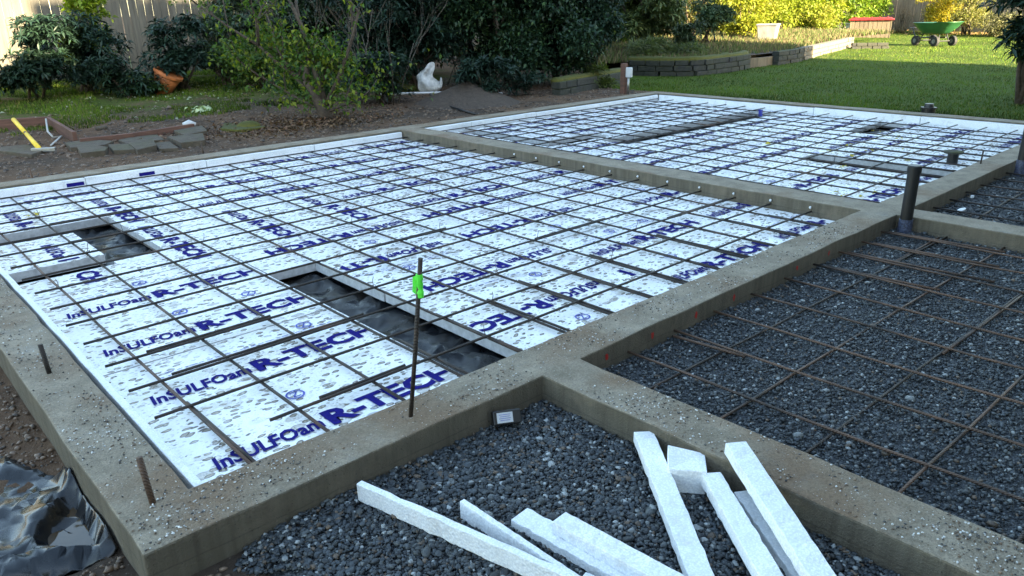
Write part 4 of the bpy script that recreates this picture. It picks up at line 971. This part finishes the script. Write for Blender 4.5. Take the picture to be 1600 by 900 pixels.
# ------------------------------------------------------------------ plants
def leaves(P_,D,L,Wd,fold=.25,droop=.15):
    """P_ base points, D unit directions, L lengths, Wd widths -> arrays"""
    n=len(P_); up=rng.normal(0,.35,(n,3))+np.array([0,0,1.]); S=np.cross(D,up); S/=np.linalg.norm(S,axis=1)[:,None]+1e-9; N=np.cross(S,D)
    tip=P_+D*L[:,None]-N*(L*droop)[:,None]; mid=P_+D*(L*.52)[:,None]+N*(L*.02)[:,None]
    l=mid-S*(Wd/2)[:,None]+N*(Wd*fold)[:,None]; r=mid+S*(Wd/2)[:,None]+N*(Wd*fold)[:,None]
    V=np.stack([P_,l,tip,r,mid],1).reshape(-1,3); b=np.arange(n)*5
    Fq=np.concatenate([np.stack([b,b+4,b+1],1),np.stack([b+4,b+2,b+1],1),np.stack([b,b+3,b+4],1),np.stack([b+4,b+3,b+2],1)])
    return V,Fq
def unit(a): return a/(np.linalg.norm(a,axis=1)[:,None]+1e-9)
def clumps(c,rx,ry,rz,k,r0=.45,r1=.62):
    """sub-blob centres spread inside the crown"""
    q=unit(rng.normal(0,1,(k,3)))*(rng.uniform(.25,.72,k)**.8)[:,None]; q[:,2]=rng.uniform(-.85,.75,k)*np.sqrt(np.clip(1-.5*(q[:,0]**2+q[:,1]**2),0,1))
    return np.array(c)+q*np.array([rx,ry,rz]), rng.uniform(r0,r1,k)
def shrub(name,c,rx,ry,h,lab,cat='shrub',style='rhodo',dens=1.,col=(.03,.06,.03),col2=None,p2=.0,leaf=.38,mat='leafg',k=9,group=None,stems=5,cr=(.42,.62),lw=.24):
    """c = base on the ground; crown reaches height h"""
    c=Vector(c); c.z=gz(c.x,c.y) if c.z==0 else c.z
    root=empty(name,c,lab,cat,group)
    cc=np.array([c.x,c.y,c.z+h*.52]); cen,rr=clumps(cc,rx,ry,h*.52,k,*cr); R3=np.array([rx,ry,h*.5])
    area=(rx*ry+rx*h/2+ry*h/2)*4.2
    if style=='rhodo': m=int(area*dens*10)
    else: m=int(area*dens*135)
    j=rng.integers(0,k,m); d=unit(rng.normal(0,1,(m,3))); d[:,2]=np.where(d[:,2]<-.35,-d[:,2],d[:,2])
    rad=rr[j]*rng.uniform(.35,1.08,m)
    pos=cen[j]+d*rad[:,None]*R3*.95
    keep=pos[:,2]>c.z+.05; pos,d=pos[keep],d[keep]; m=len(pos)
    if style=='rhodo':
        nl=9; ax=unit(d*.8+np.array([0,0,.75])+rng.normal(0,.25,(m,3)))
        e1=unit(np.cross(ax,rng.normal(0,1,(m,3)))); e2=np.cross(ax,e1)
        an=(np.arange(nl)/nl*2*np.pi)[None,:]+rng.uniform(0,6.28,(m,1))+rng.normal(0,.2,(m,nl)); el=rng.uniform(-.15,.65,(m,nl))
        D=(e1[:,None]*np.cos(an)[...,None]+e2[:,None]*np.sin(an)[...,None])*np.cos(el)[...,None]+ax[:,None]*np.sin(el)[...,None]
        Pb=np.repeat(pos[:,None],nl,1).reshape(-1,3); D=unit(D.reshape(-1,3)); L=leaf*rng.uniform(.7,1.15,m*nl); W_=L*lw
        tint=np.repeat(rng.uniform(.55,1.35,m)[:,None],nl,1).reshape(-1)*rng.uniform(.85,1.15,m*nl)
        grp=np.repeat(rng.random(m)[:,None],nl,1).reshape(-1)
    else:
        D=unit(d*.6+rng.normal(0,.7,(m,3))+np.array([0,0,-.1])); Pb=pos; L=leaf*rng.uniform(.6,1.2,m); W_=L*(lw*1.9); tint=rng.uniform(.5,1.4,m); grp=rng.random(m)
    V,Fq=leaves(Pb,D,L,W_)
    base=np.array(col)[None]*tint[:,None]
    if col2 is not None: base=np.where((grp<p2)[:,None],np.array(col2)[None]*tint[:,None],base)
    npmesh('foliage',V,Fq,MAT[mat],np.repeat(base,5,0),False,root)
    if stems:
        mb=MB()
        for i in range(stems):
            t=Vector(cen[i%k]); b=c+Vector((random.uniform(-.2,.2)*rx,random.uniform(-.2,.2)*ry,-.05)); mid=b.lerp(t,.5)+Vector((random.uniform(-.15,.15),random.uniform(-.15,.15),.1))
            r=.03+.022*min(h,6)**.8; mb.tube([b,mid,t],[r,r*.7,r*.35],6)
            for q in range(3):
                s=mid.lerp(t,random.random()); e_=s+Vector((random.uniform(-.5,.5)*rx*.6,random.uniform(-.5,.5)*ry*.6,random.uniform(.1,.35)*h*.5)); mb.tube([s,e_],[r*.4,r*.15],5)
        mb.build('stem',MAT['bark'],root,smooth=True)
    return root
DK=(.017,.036,.020); DKB=(.019,.040,.026)
# left group of rhododendrons
def G(u,depth): return tuple(dep(u,depth,0.)) 
shrub('rhododendron',G(20,35),2.4,1.6,2.1,'low dark rhododendron at the left edge of the photo',leaf=.42,col=DK,k=7)
shrub('rhododendron',G(110,37),2.7,2.0,3.5,'tall dark rhododendron below the yellow-green sapling',leaf=.42,col=DKB,k=11)
shrub('rhododendron',G(168,36),1.5,1.3,1.9,'small dark rhododendron right of the tallest left one',leaf=.42,col=DK,k=7)
shrub('rhododendron',G(45,38),.9,.8,4.3,'thin upright rhododendron shoot against the sunlit fence',leaf=.45,col=DK,k=5,dens=1.2)
shrub('sapling',G(118,38.6),1.6,1.0,4.9,'yellow-green sapling rising above the left rhododendrons','sapling','leaf',.40,(.16,.22,.02),(.30,.34,.03),.4,.34,'leafl',8,lw=.3,cr=(.35,.6))
shrub('rhododendron',G(268,38.5),1.9,1.5,3.8,'rounded rhododendron with visible forked stems before the clay pot',leaf=.48,col=DKB,k=9,dens=.9)
shrub('laurel_shrub',G(338,40),1.4,1.2,3.8,'loose dark shrub right of the rounded rhododendron','shrub','leaf',.32,(.035,.060,.035),(.07,.10,.03),.2,.30,'leaf',8)
shrub('low_shrub',G(215,36.5),1.6,.8,.9,'low green sprawling plant between two rhododendrons','shrub','leaf',.35,(.045,.085,.03),None,0,.24,'leafl',5,stems=0)
shrub('climbing_plant',(20.0,43.4,0),3.0,.5,8.5,'leafy climber hanging over the fence above the clay pot','climber','leaf',.13,(.06,.10,.025),(.12,.16,.03),.3,.30,'leafl',9,stems=3)
shrub('climbing_plant',(27.5,43.2,0),2.6,.6,8.0,'leafy green climber on the fence left of the small tree','climber','leaf',.22,(.07,.12,.025),(.14,.18,.03),.35,.30,'leafl',9,stems=3)
# small tree with yellow-green leaves
def small_tree():
    c=atg(512,186); root=empty('small_tree',c,'small multi-branched tree with yellow-green leaves in leaf litter','tree'); mb=MB(); ends=[]
    rt=Vector((.741,-.672,0)); fw=Vector((.672,.741,0))
    def grow(p,d,r,L,lev):
        pts=[p];rs=[r];q=p.copy();dd=d.copy()
        for k in range(4):
            dd=(dd+Vector((random.uniform(-.22,.22),random.uniform(-.22,.22),random.uniform(-.06,.14)))).normalized(); q=q+dd*L/4; pts.append(q.copy()); rs.append(r*(1-.14*(k+1)))
        mb.tube(pts,rs,7 if lev<2 else 5)
        if lev>=1: ends.extend(pts[1:])
        if lev<3:
            for _ in range(3 if lev==0 else 2+random.randint(0,1)):
                s=pts[random.randint(2,4)]; a=random.uniform(0,6.28); nd=(dd*.8+rt*math.cos(a)*.75+fw*math.sin(a)*.6+Vector((0,0,.25))).normalized()
                grow(s,nd,r*.5,L*random.uniform(.62,.85),lev+1)
    grow(c-Vector((0,0,.1)),(rt*-.15+Vector((0,0,1))).normalized(),.30,1.9,0)
    grow(c+Vector((0,0,.5)),(rt*-.85+Vector((0,0,.75))).normalized(),.13,3.6,1)
    grow(c+Vector((0,0,.6)),(rt*-.35+Vector((0,0,1))).normalized(),.15,4.6,1)
    grow(c+Vector((0,0,.6)),(rt*.45+Vector((0,0,1))).normalized(),.12,4.2,1)
    grow(c+Vector((0,0,.3)),(rt*-1.+Vector((0,0,.25))).normalized(),.08,2.6,1)
    grow(c+Vector((0,0,.3)),(rt*1.+Vector((0,0,.45))).normalized(),.07,1.8,2)
    mb.build('trunk',MAT['bark'],root,smooth=True)
    E=np.array([list(e) for e in ends]); m=3400; idx=rng.integers(0,len(E),m); pos=E[idx]+rng.normal(0,.30,(m,3)); ok=pos[:,2]>gz(c.x,c.y)+.3; pos=pos[ok]; m=len(pos)
    low=np.stack([c.x+rng.normal(0,1.5,520),c.y+rng.normal(0,1.2,520),gz(c.x,c.y)+rng.uniform(.5,2.8,520)],1); pos=np.concatenate([pos,low]); m=len(pos)
    D=unit(rng.normal(0,.6,(m,3))+np.array([0,0,-.15])); L=rng.uniform(.14,.30,m); V,Fq=leaves(pos,D,L,L*.55); g_=rng.random(m)
    col=np.where((g_<.35)[:,None],np.array([.17,.20,.025]),np.array([.065,.12,.022]))*rng.uniform(.6,1.3,m)[:,None]
    npmesh('crown',V,Fq,MAT['leafl'],np.repeat(col,5,0),False,root)
small_tree()
# bare upright twigs between
def bare(u,depth,h,n,lab):
    c=Vector(dep(u,depth)); c.z=gz(c.x,c.y); mb=MB()
    def g_(p,d,r,L,l):
        e_=p+d*L; m_=p.lerp(e_,.5)+Vector((random.uniform(-.1,.1),random.uniform(-.1,.1),0))*L*.3; mb.tube([p,m_,e_],[r,r*.75,r*.5],5)
        if l<3:
            for _ in range(2): g_(m_.lerp(e_,random.random()),(d+Vector((random.uniform(-.6,.6),random.uniform(-.6,.6),.2))).normalized(),r*.5,L*.6,l+1)
    for _ in range(n): g_(c+Vector((random.uniform(-.5,.5),random.uniform(-.5,.5),0)),Vector((random.uniform(-.45,.45),random.uniform(-.45,.45),1)).normalized(),.032,h*random.uniform(.5,.75),0)
    tag(mb.build('bare_shrub',MAT['barkp'],smooth=True),lab,'shrub')
bare(440,40,6.5,7,'bare grey twiggy shrub left of the small tree'); bare(540,36,6,4,'bare forked branches right of the small tree'); bare(600,35,5,6,'bare pale twigs before the dark rhododendrons'); bare(640,42,6.5,4,'bare thin stems rising above the white sack'); bare(705,42,6,3,'thin bare stems left of the big evergreen')
# dark centre
shrub('rhododendron',G(410,44),3.4,2.4,5.5,'dark rhododendron behind the bare twigs left of the small tree',leaf=.45,col=(.030,.050,.028),k=10,dens=.8)
shrub('rhododendron',G(560,42),3.6,2.6,6.6,'tall dark rhododendron behind the small tree',leaf=.45,col=DKB,k=12)
shrub('rhododendron',G(645,40),3.4,2.6,6.2,'tall dark rhododendron rising behind the white sack',leaf=.45,col=DKB,k=12)
shrub('rhododendron',G(590,35.5),2.2,1.3,2.2,'low dark rhododendron left of the white sack',leaf=.40,col=DK,k=8)
shrub('rhododendron',G(752,36),2.0,1.1,1.9,'low rhododendron behind the soil heap',leaf=.40,col=DKB,k=7)
shrub('evergreen_shrub',G(735,42),3.6,3.0,8.0,'dark glossy evergreen above the soil heap','shrub','leaf',.75,(.024,.048,.020),(.05,.085,.025),.18,.32,'leafg',16,cr=(.34,.5))
shrub('evergreen_shrub',G(860,42),4.0,3.2,7.8,'broad dense dark evergreen mass in the middle of the planting','shrub','leaf',.8,(.022,.046,.024),(.045,.08,.03),.2,.32,'leafg',18,cr=(.34,.5))
shrub('evergreen_shrub',G(925,44),2.6,2.6,6.2,'dark evergreen at the right end of the dense mass','shrub','leaf',.75,(.022,.044,.026),None,0,.32,'leafg',12,cr=(.36,.52))
shrub('fern',G(935,41),1.3,.8,1.1,'low pale fern at the foot of the dense evergreen','fern','rhodo',.9,(.09,.11,.035),None,0,.55,'leafl',5,stems=0,lw=.14)
shrub('low_shrub',G(822,37.5),1.4,.8,1.0,'low dark leafy plants in front of the dense evergreen','shrub','rhodo',.9,DKB,None,0,.33,'leafg',5,stems=0)
shrub('evergreen_shrub',G(470,48),3.4,2.6,8.0,'dark evergreen against the fence behind the small tree','shrub','leaf',.7,(.026,.050,.024),(.06,.09,.03),.2,.34,'leafg',14,cr=(.36,.52))
shrub('evergreen_shrub',G(530,49),3.2,2.4,7.4,'evergreen against the fence between the small tree and the tall rhododendron','shrub','leaf',.7,(.028,.054,.022),(.07,.10,.03),.25,.34,'leafg',13,cr=(.36,.52))
shrub('evergreen_shrub',G(655,47),3.4,2.6,8.4,'dark evergreen high behind the white sack','shrub','leaf',.75,(.022,.046,.022),(.05,.085,.025),.2,.34,'leafg',14,cr=(.36,.52))
shrub('evergreen_shrub',G(800,41),3.0,2.4,6.4,'dark evergreen between the soil heap and the broad mass','shrub','leaf',.75,(.022,.046,.022),(.045,.08,.025),.2,.32,'leafg',13,cr=(.36,.52))
shrub('evergreen_shrub',G(795,52),4.2,2.6,9.0,'tall thin evergreen behind, with sun showing through','shrub','leaf',.35,(.030,.055,.022),(.10,.13,.03),.3,.34,'leafg',14,cr=(.36,.52))
shrub('rhododendron',G(335,43.5),1.9,1.4,3.0,'dull dark rhododendron close to the fence right of the clay pot',leaf=.45,col=(.030,.050,.030),k=8)
shrub('low_shrub',G(385,39),2.6,1.4,2.6,'light green leafy shrub at the left of the small tree','shrub','leaf',.40,(.055,.10,.025),(.11,.15,.03),.3,.30,'leafl',8)
shrub('low_shrub',G(455,36),2.2,1.2,1.6,'low spreading green shrub just behind the leaf litter','shrub','leaf',.45,(.035,.075,.030),(.06,.11,.03),.3,.28,'leafl',7,stems=0)
shrub('low_shrub',G(735,41),2.0,.9,1.9,'low dark shrub between the white sack and the soil heap','shrub','rhodo',.9,DKB,None,0,.34,'leafg',6,stems=0)
shrub('low_shrub',G(1075,54),1.8,1.3,2.9,'dark twiggy rhododendron right of the olive one','shrub','rhodo',.7,(.035,.055,.025),None,0,.5,'leaf',7)
# right of centre
def Gz(u,depth,z): p=dep(u,depth); return (p[0],p[1],z)
shrub('rhododendron',Gz(1015,56,1.1),4.2,3.0,5.4,'olive green rhododendron with paler long leaves above the mossy wall',leaf=.62,col=(.060,.085,.030),col2=(.13,.16,.05),p2=.3,k=12,mat='leaf')
shrub('rhododendron',Gz(985,66,1.1),4.5,3.4,8.6,'tall shrub with sunlit yellow-green top behind the olive rhododendron',leaf=.6,col=(.085,.125,.022),k=13,mat='leafl')
shrub('spiky_plants',Gz(1050,52,1.0),4.5,1.3,1.2,'tufts of pale strappy leaves along the top of the mossy wall','plant','rhodo',1.3,(.10,.12,.06),None,0,.75,'leafl',9,stems=0,lw=.08,cr=(.2,.4))
shrub('low_shrub',Gz(1110,64,1.2),2.8,2.0,3.2,'dark leafy shrub at the edge of the sun behind the mossy wall','shrub','rhodo',.8,(.04,.07,.03),None,0,.5,'leaf',8)
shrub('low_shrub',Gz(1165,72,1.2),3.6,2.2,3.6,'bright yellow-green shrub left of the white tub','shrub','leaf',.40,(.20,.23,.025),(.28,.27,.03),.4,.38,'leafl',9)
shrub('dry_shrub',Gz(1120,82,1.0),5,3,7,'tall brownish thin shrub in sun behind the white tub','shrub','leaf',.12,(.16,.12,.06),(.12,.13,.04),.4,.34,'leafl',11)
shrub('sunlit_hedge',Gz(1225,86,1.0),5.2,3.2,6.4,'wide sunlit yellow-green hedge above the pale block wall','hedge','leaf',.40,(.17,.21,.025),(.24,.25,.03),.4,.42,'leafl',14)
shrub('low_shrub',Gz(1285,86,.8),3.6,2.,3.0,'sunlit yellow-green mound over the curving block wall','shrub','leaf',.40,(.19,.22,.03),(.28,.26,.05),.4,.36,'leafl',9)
shrub('laurel_shrub',Gz(1345,96,.4),6.0,3.,6.2,'bright green laurel behind the red-lidded bin','shrub','leaf',.30,(.10,.17,.02),(.16,.22,.02),.4,.5,'leafl',14)
shrub('laurel_shrub',Gz(1290,92,.4),4.5,3.,6.4,'deep green laurel left of the red-lidded bin','shrub','leaf',.34,(.06,.12,.02),(.15,.20,.02),.3,.48,'leafl',12)
shrub('yellow_shrub',Gz(1474,95,0),4.6,2.4,5.2,'golden yellow shrub behind the green cart','shrub','leaf',.55,(.30,.24,.025),(.36,.30,.03),.4,.30,'leafl',12)
shrub('yellow_shrub',Gz(1518,90,0),3.6,2.4,4.8,'pale olive shrub right of the golden one','shrub','leaf',.42,(.19,.19,.07),(.25,.23,.09),.4,.32,'leafl',11)
shrub('yellow_shrub',Gz(1568,86,0),3.6,2.,3.2,'low dull olive shrub before the far fence, right side','shrub','leaf',.35,(.10,.10,.045),None,0,.32,'leaf',9)
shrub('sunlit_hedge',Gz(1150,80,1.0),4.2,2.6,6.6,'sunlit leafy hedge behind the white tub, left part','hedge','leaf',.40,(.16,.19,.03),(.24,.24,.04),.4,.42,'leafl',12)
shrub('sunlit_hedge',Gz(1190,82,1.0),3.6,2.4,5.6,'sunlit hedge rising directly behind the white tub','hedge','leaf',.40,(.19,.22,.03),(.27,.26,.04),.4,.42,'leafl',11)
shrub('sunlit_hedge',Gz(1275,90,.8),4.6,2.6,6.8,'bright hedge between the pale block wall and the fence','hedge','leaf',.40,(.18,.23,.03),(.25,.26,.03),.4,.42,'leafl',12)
shrub('dry_shrub',Gz(1085,74,1.0),3.6,2.4,6.6,'thin brownish-green shrub right of the olive rhododendron','shrub','leaf',.25,(.12,.11,.05),(.14,.15,.04),.4,.36,'leafl',10)
# dark twiggy heap against the far fence
bare(1413,97,3.2,22,'dark heap of twiggy prunings against the far fence')
# near dark shrub cut by the right edge
shrub('rhododendron',(37.5,1.9,0),1.9,1.9,5.9,'near dark rhododendron cut off by the right edge of the photo',leaf=.55,col=(.016,.034,.022),k=9,dens=1.1)
# trees beyond the fence
def tree(x,y,h,r,lab,col,m=9000,grp='tall trees beyond the fence'):
    root=empty('tall_tree',(x,y,.5),lab,'tree',grp); c=Vector((x,y,.4)); mb=MB(); mb.tube([c,c+Vector((.3,.2,h*.4)),c+Vector((0,.4,h*.85))],[r*.08,r*.06,.15],9)
    cen,rr=clumps((x,y,h*.66),r,r,h*.4,14,.3,.45)
    for q in cen: mb.tube([c+Vector((.2,.2,h*.4)),Vector(q)],[.28,.08],6)
    mb.build('trunk',MAT['bark'],root,smooth=True)
    j=rng.integers(0,14,m); d=unit(rng.normal(0,1,(m,3))); pos=cen[j]+d*(rr[j]*rng.uniform(.5,1.05,m))[:,None]*np.array([r,r,h*.4]); D=unit(rng.normal(0,1,(m,3)))
    L=rng.uniform(.5,1.1,m); V,Fq=leaves(pos,D,L,L*.6); npmesh('crown',V,Fq,MAT['leaf'],np.repeat(np.array(col)*rng.uniform(.6,1.3,m)[:,None],5,0),False,root)
for k,(x,y,h,r) in enumerate(((5,56,30,9),(38,58,36,11),(75,60,32,10),(105,62,34,11),(126,30,30,10),(128,4,34,11))):
    tree(x,y,h,r,'tall tree standing beyond the fence, '+('far left','left of centre','behind the dense evergreens','behind the red-lidded bin','past the cart','far right')[k],(.04,.07,.025))
# grass: lawn blades and the strip under the shrubs
def blades(name,n,samp,h,w,cols,lab):
    x,y,z=samp(n); n=len(x); a=rng.uniform(0,6.28,n); l=rng.uniform(-.5,.5,(n,2)); H=h*rng.uniform(.5,1.3,n); W_=w*rng.uniform(.7,1.3,n)
    b0=np.stack([x-np.cos(a)*W_/2,y-np.sin(a)*W_/2,z-.02],1); b1=np.stack([x+np.cos(a)*W_/2,y+np.sin(a)*W_/2,z-.02],1); t_=np.stack([x+l[:,0]*H,y+l[:,1]*H,z+H],1)
    V=np.stack([b0,b1,t_],1).reshape(-1,3); Fq=np.arange(3*n).reshape(-1,3)
    tag(npmesh(name,V,Fq,MAT['grass'],np.repeat(cols(n,x,y),3,0),False,origin=(0,0,0)),lab,'grass',kind='stuff')
def lawn_s(n):
    u=rng.random(n); X=31.9+ (108-31.9)*u**1.6; Y=rng.uniform(-12,42,n)
    k=(Y<22.5+ .0*X)|((X>62)&(Y<40)); k&=(Y<23)|(X>62)
    k&= Y> -7.84+ (X+1.57)*.16
    X,Y=X[k],Y[k]; Z=np.array([gz(a,b) for a,b in zip(X,Y)]); return X,Y,Z
def gcol(n,x,y):
    pt=np.array([.75+.9*nz(a*.5,b*.5,2,.6)+.3*nz(a,b,5,1.5) for a,b in zip(x,y)]); c=np.array([.072,.118,.010])*(rng.uniform(.55,1.35,n)*np.clip(pt+.15,.25,1.7))[:,None]; k=rng.random(n)<.12; c[k]=np.array([.17,.16,.05]); return c
blades('lawn_grass',150000,lawn_s,.10,.04,gcol,'short green lawn grass beyond the far wall')
def strip_s(n):
    X=rng.uniform(2,27,n); Y=rng.uniform(26,42,n); m=np.array([nz(a,b,3,.35)+.6*nz(a,b,9,1.2)-.04*(30-b if b<30 else 0)+.12>0 for a,b in zip(X,Y)]); X,Y=X[m],Y[m]; return X,Y,np.array([gz(a,b) for a,b in zip(X,Y)])
blades('mossy_grass',60000,strip_s,.14,.05,gcol,'mossy uneven grass between the soil and the left shrubs')
BW=sorted([atg(*q) for q in ((984,117),(1040,119),(1090,118),(1150,110),(1166,106),(1215,101),(1249,95),(1290,84),(1328,73))],key=lambda q:q.x)
def bed_s(n):
    X=rng.uniform(34,86,n); Y=rng.uniform(21,42,n); m=np.interp(X,[q.x for q in BW],[q.y+.5 for q in BW])<Y; X,Y=X[m],Y[m]; return X,Y,np.full(len(X),.95)+.02*(Y-22)
def dcol(n,x,y):
    c=np.array([.15,.12,.065])*rng.uniform(.4,1.4,n)[:,None]; k=rng.random(n)<.4; c[k]=np.array([.08,.12,.03]); return c
blades('dry_groundcover',42000,bed_s,.40,.10,dcol,'dry stems and low green growth in the raised bed above the mossy wall')
# leaf litter
def litter(n,cx,cy,sx_,sy_,cols,lab,size=.16):
    X=rng.normal(cx,sx_,n); Y=rng.normal(cy,sy_,n); Z=np.array([gz(a,b)+.03 for a,b in zip(X,Y)]); P_=np.stack([X,Y,Z],1); D=unit(np.stack([rng.normal(0,1,n),rng.normal(0,1,n),rng.normal(.15,.2,n)],1)); L=size*rng.uniform(.6,1.3,n)
    V,Fq=leaves(P_,D,L,L*.6); c=np.array(cols)[rng.integers(0,len(cols),n)]*rng.uniform(.6,1.3,n)[:,None]; tag(npmesh('leaf_litter',V,Fq,MAT['leaf'],np.repeat(c,5,0)),lab,'leaf litter',kind='stuff')
q=atg(465,195); litter(2600,q.x,q.y,2.2,1.2,[(.14,.075,.045),(.09,.05,.03),(.19,.12,.07)],'brown fallen leaves around the foot of the small tree')
q=atg(210,155); litter(500,q.x,q.y,5,2.5,[(.30,.32,.22),(.2,.2,.1),(.10,.07,.04)],'pale fallen leaves strewn over the mossy grass',.18)
litter(5000,107,14,2.6,11,[(.26,.17,.08),(.34,.25,.10),(.18,.11,.06)],'sunlit brown leaves along the far fence',.3)
q=atg(60,120); q=atg(1300,66)
# pale green leaf cluster on the grass
q=atg(318,174); litter(26,q.x,q.y,.35,.22,[(.38,.46,.24),(.46,.52,.3)],'',.42); o=C.objects[[o.name for o in C.objects if o.name.startswith('leaf_litter')][-1]]
del o['kind']; o.name='leaf_cluster'; tag(o,'pale green fallen leaf cluster on the mossy grass','leaves')
# wet leaves on the rear bay foam
pos=[]
for (u,v) in [(1300,236),(1328,228),(1352,234),(1330,244),(1395,212),(1400,216),(1205,224),(1310,302),(1345,308),(1360,302),(1412,231),(1420,250),(60,333),(48,337),(1370,205),(1320,262)]:
    p=at(u,v,ZF+.03); pos.append(p)
pos=np.array(pos).repeat(2,0)+rng.normal(0,.12,(len(pos)*2,3))*[1,1,0]; n=len(pos); D=unit(np.stack([rng.normal(0,1,n),rng.normal(0,1,n),rng.normal(0,.1,n)],1)); L=rng.uniform(.12,.24,n); V,Fq=leaves(pos,D,L,L*.6)
tag(npmesh('fallen_leaves',V,Fq,MAT['leafl'],np.repeat(np.array([.55,.42,.06])*rng.uniform(.7,1.2,n)[:,None],5,0)),'yellow fallen leaves scattered on the wet white foam','fallen leaves',kind='stuff')

# ------------------------------------------------------------------ unseen house and trees, placed and shaped to shade the site
for k,(x,y,h,r_) in enumerate(((14,-14,33,4.5),(23,-13,34,5),(33,-14,33,5),(45,-14,35,5.5))):  # out of view; added so their crowns break up the sun on the fence
    tree(x,y,h,r_,'unseen tree added beside the house to dapple the fence, %s from the near end'%ORD[k],(.05,.08,.025),2600,'unseen trees added to dapple the fence')
def house(x0,x1,y1,depth,eave,ridge,lab):
    root=empty('house',((x0+x1)/2,y1-depth/2,0),lab,'house'); y0=y1-depth; ym=(y0+y1)/2
    mb=MB(); mb.add([(x0,y0,-.5),(x1,y0,-.5),(x1,y1,-.5),(x0,y1,-.5),(x0,y0,eave),(x1,y0,eave),(x1,y1,eave),(x0,y1,eave),(x0,ym,ridge-.3),(x1,ym,ridge-.3)],[(0,1,5,4),(2,3,7,6),(1,2,6,9,5),(3,0,4,8,7)]); mb.build('wall',MAT['wall'],root)
    r=MB(); o_=1.
    r.add([(x0-o_,y0-o_,eave-.4),(x1+o_,y0-o_,eave-.4),(x1+o_,ym,ridge),(x0-o_,ym,ridge),(x1+o_,y1+o_,eave-.4),(x0-o_,y1+o_,eave-.4)],[(0,1,2,3),(3,2,4,5)]); ro=r.build('roof',MAT['roof'],root); s_=ro.modifiers.new('s','SOLIDIFY'); s_.thickness=.15
    n=int((x1-x0)/9)
    for k in range(n):
        cx=x0+(k+.5)*(x1-x0)/n
        for zz in ((5.,14.) if eave>18 else (5.,)):
            f=MB(); f.box((cx,y1+.06,zz),(3.6,.12,4.2)); fo=f.build('window',MAT['white'],root); MB().box((cx,y1+.13,zz),(3.1,.04,3.7)).build('pane',MAT['black'],fo)
house(9,57,-20,26,21,33.4,'unseen two-storey house behind the camera, shaped to shade the yard')  # out of view; ridge and far end set by where the shade stops
house(-45,9,-20,22,17.5,26.6,'unseen lower wing of the house, added to shade the near slab')  # out of view; added low, shades the slab but leaves the left fence sunlit
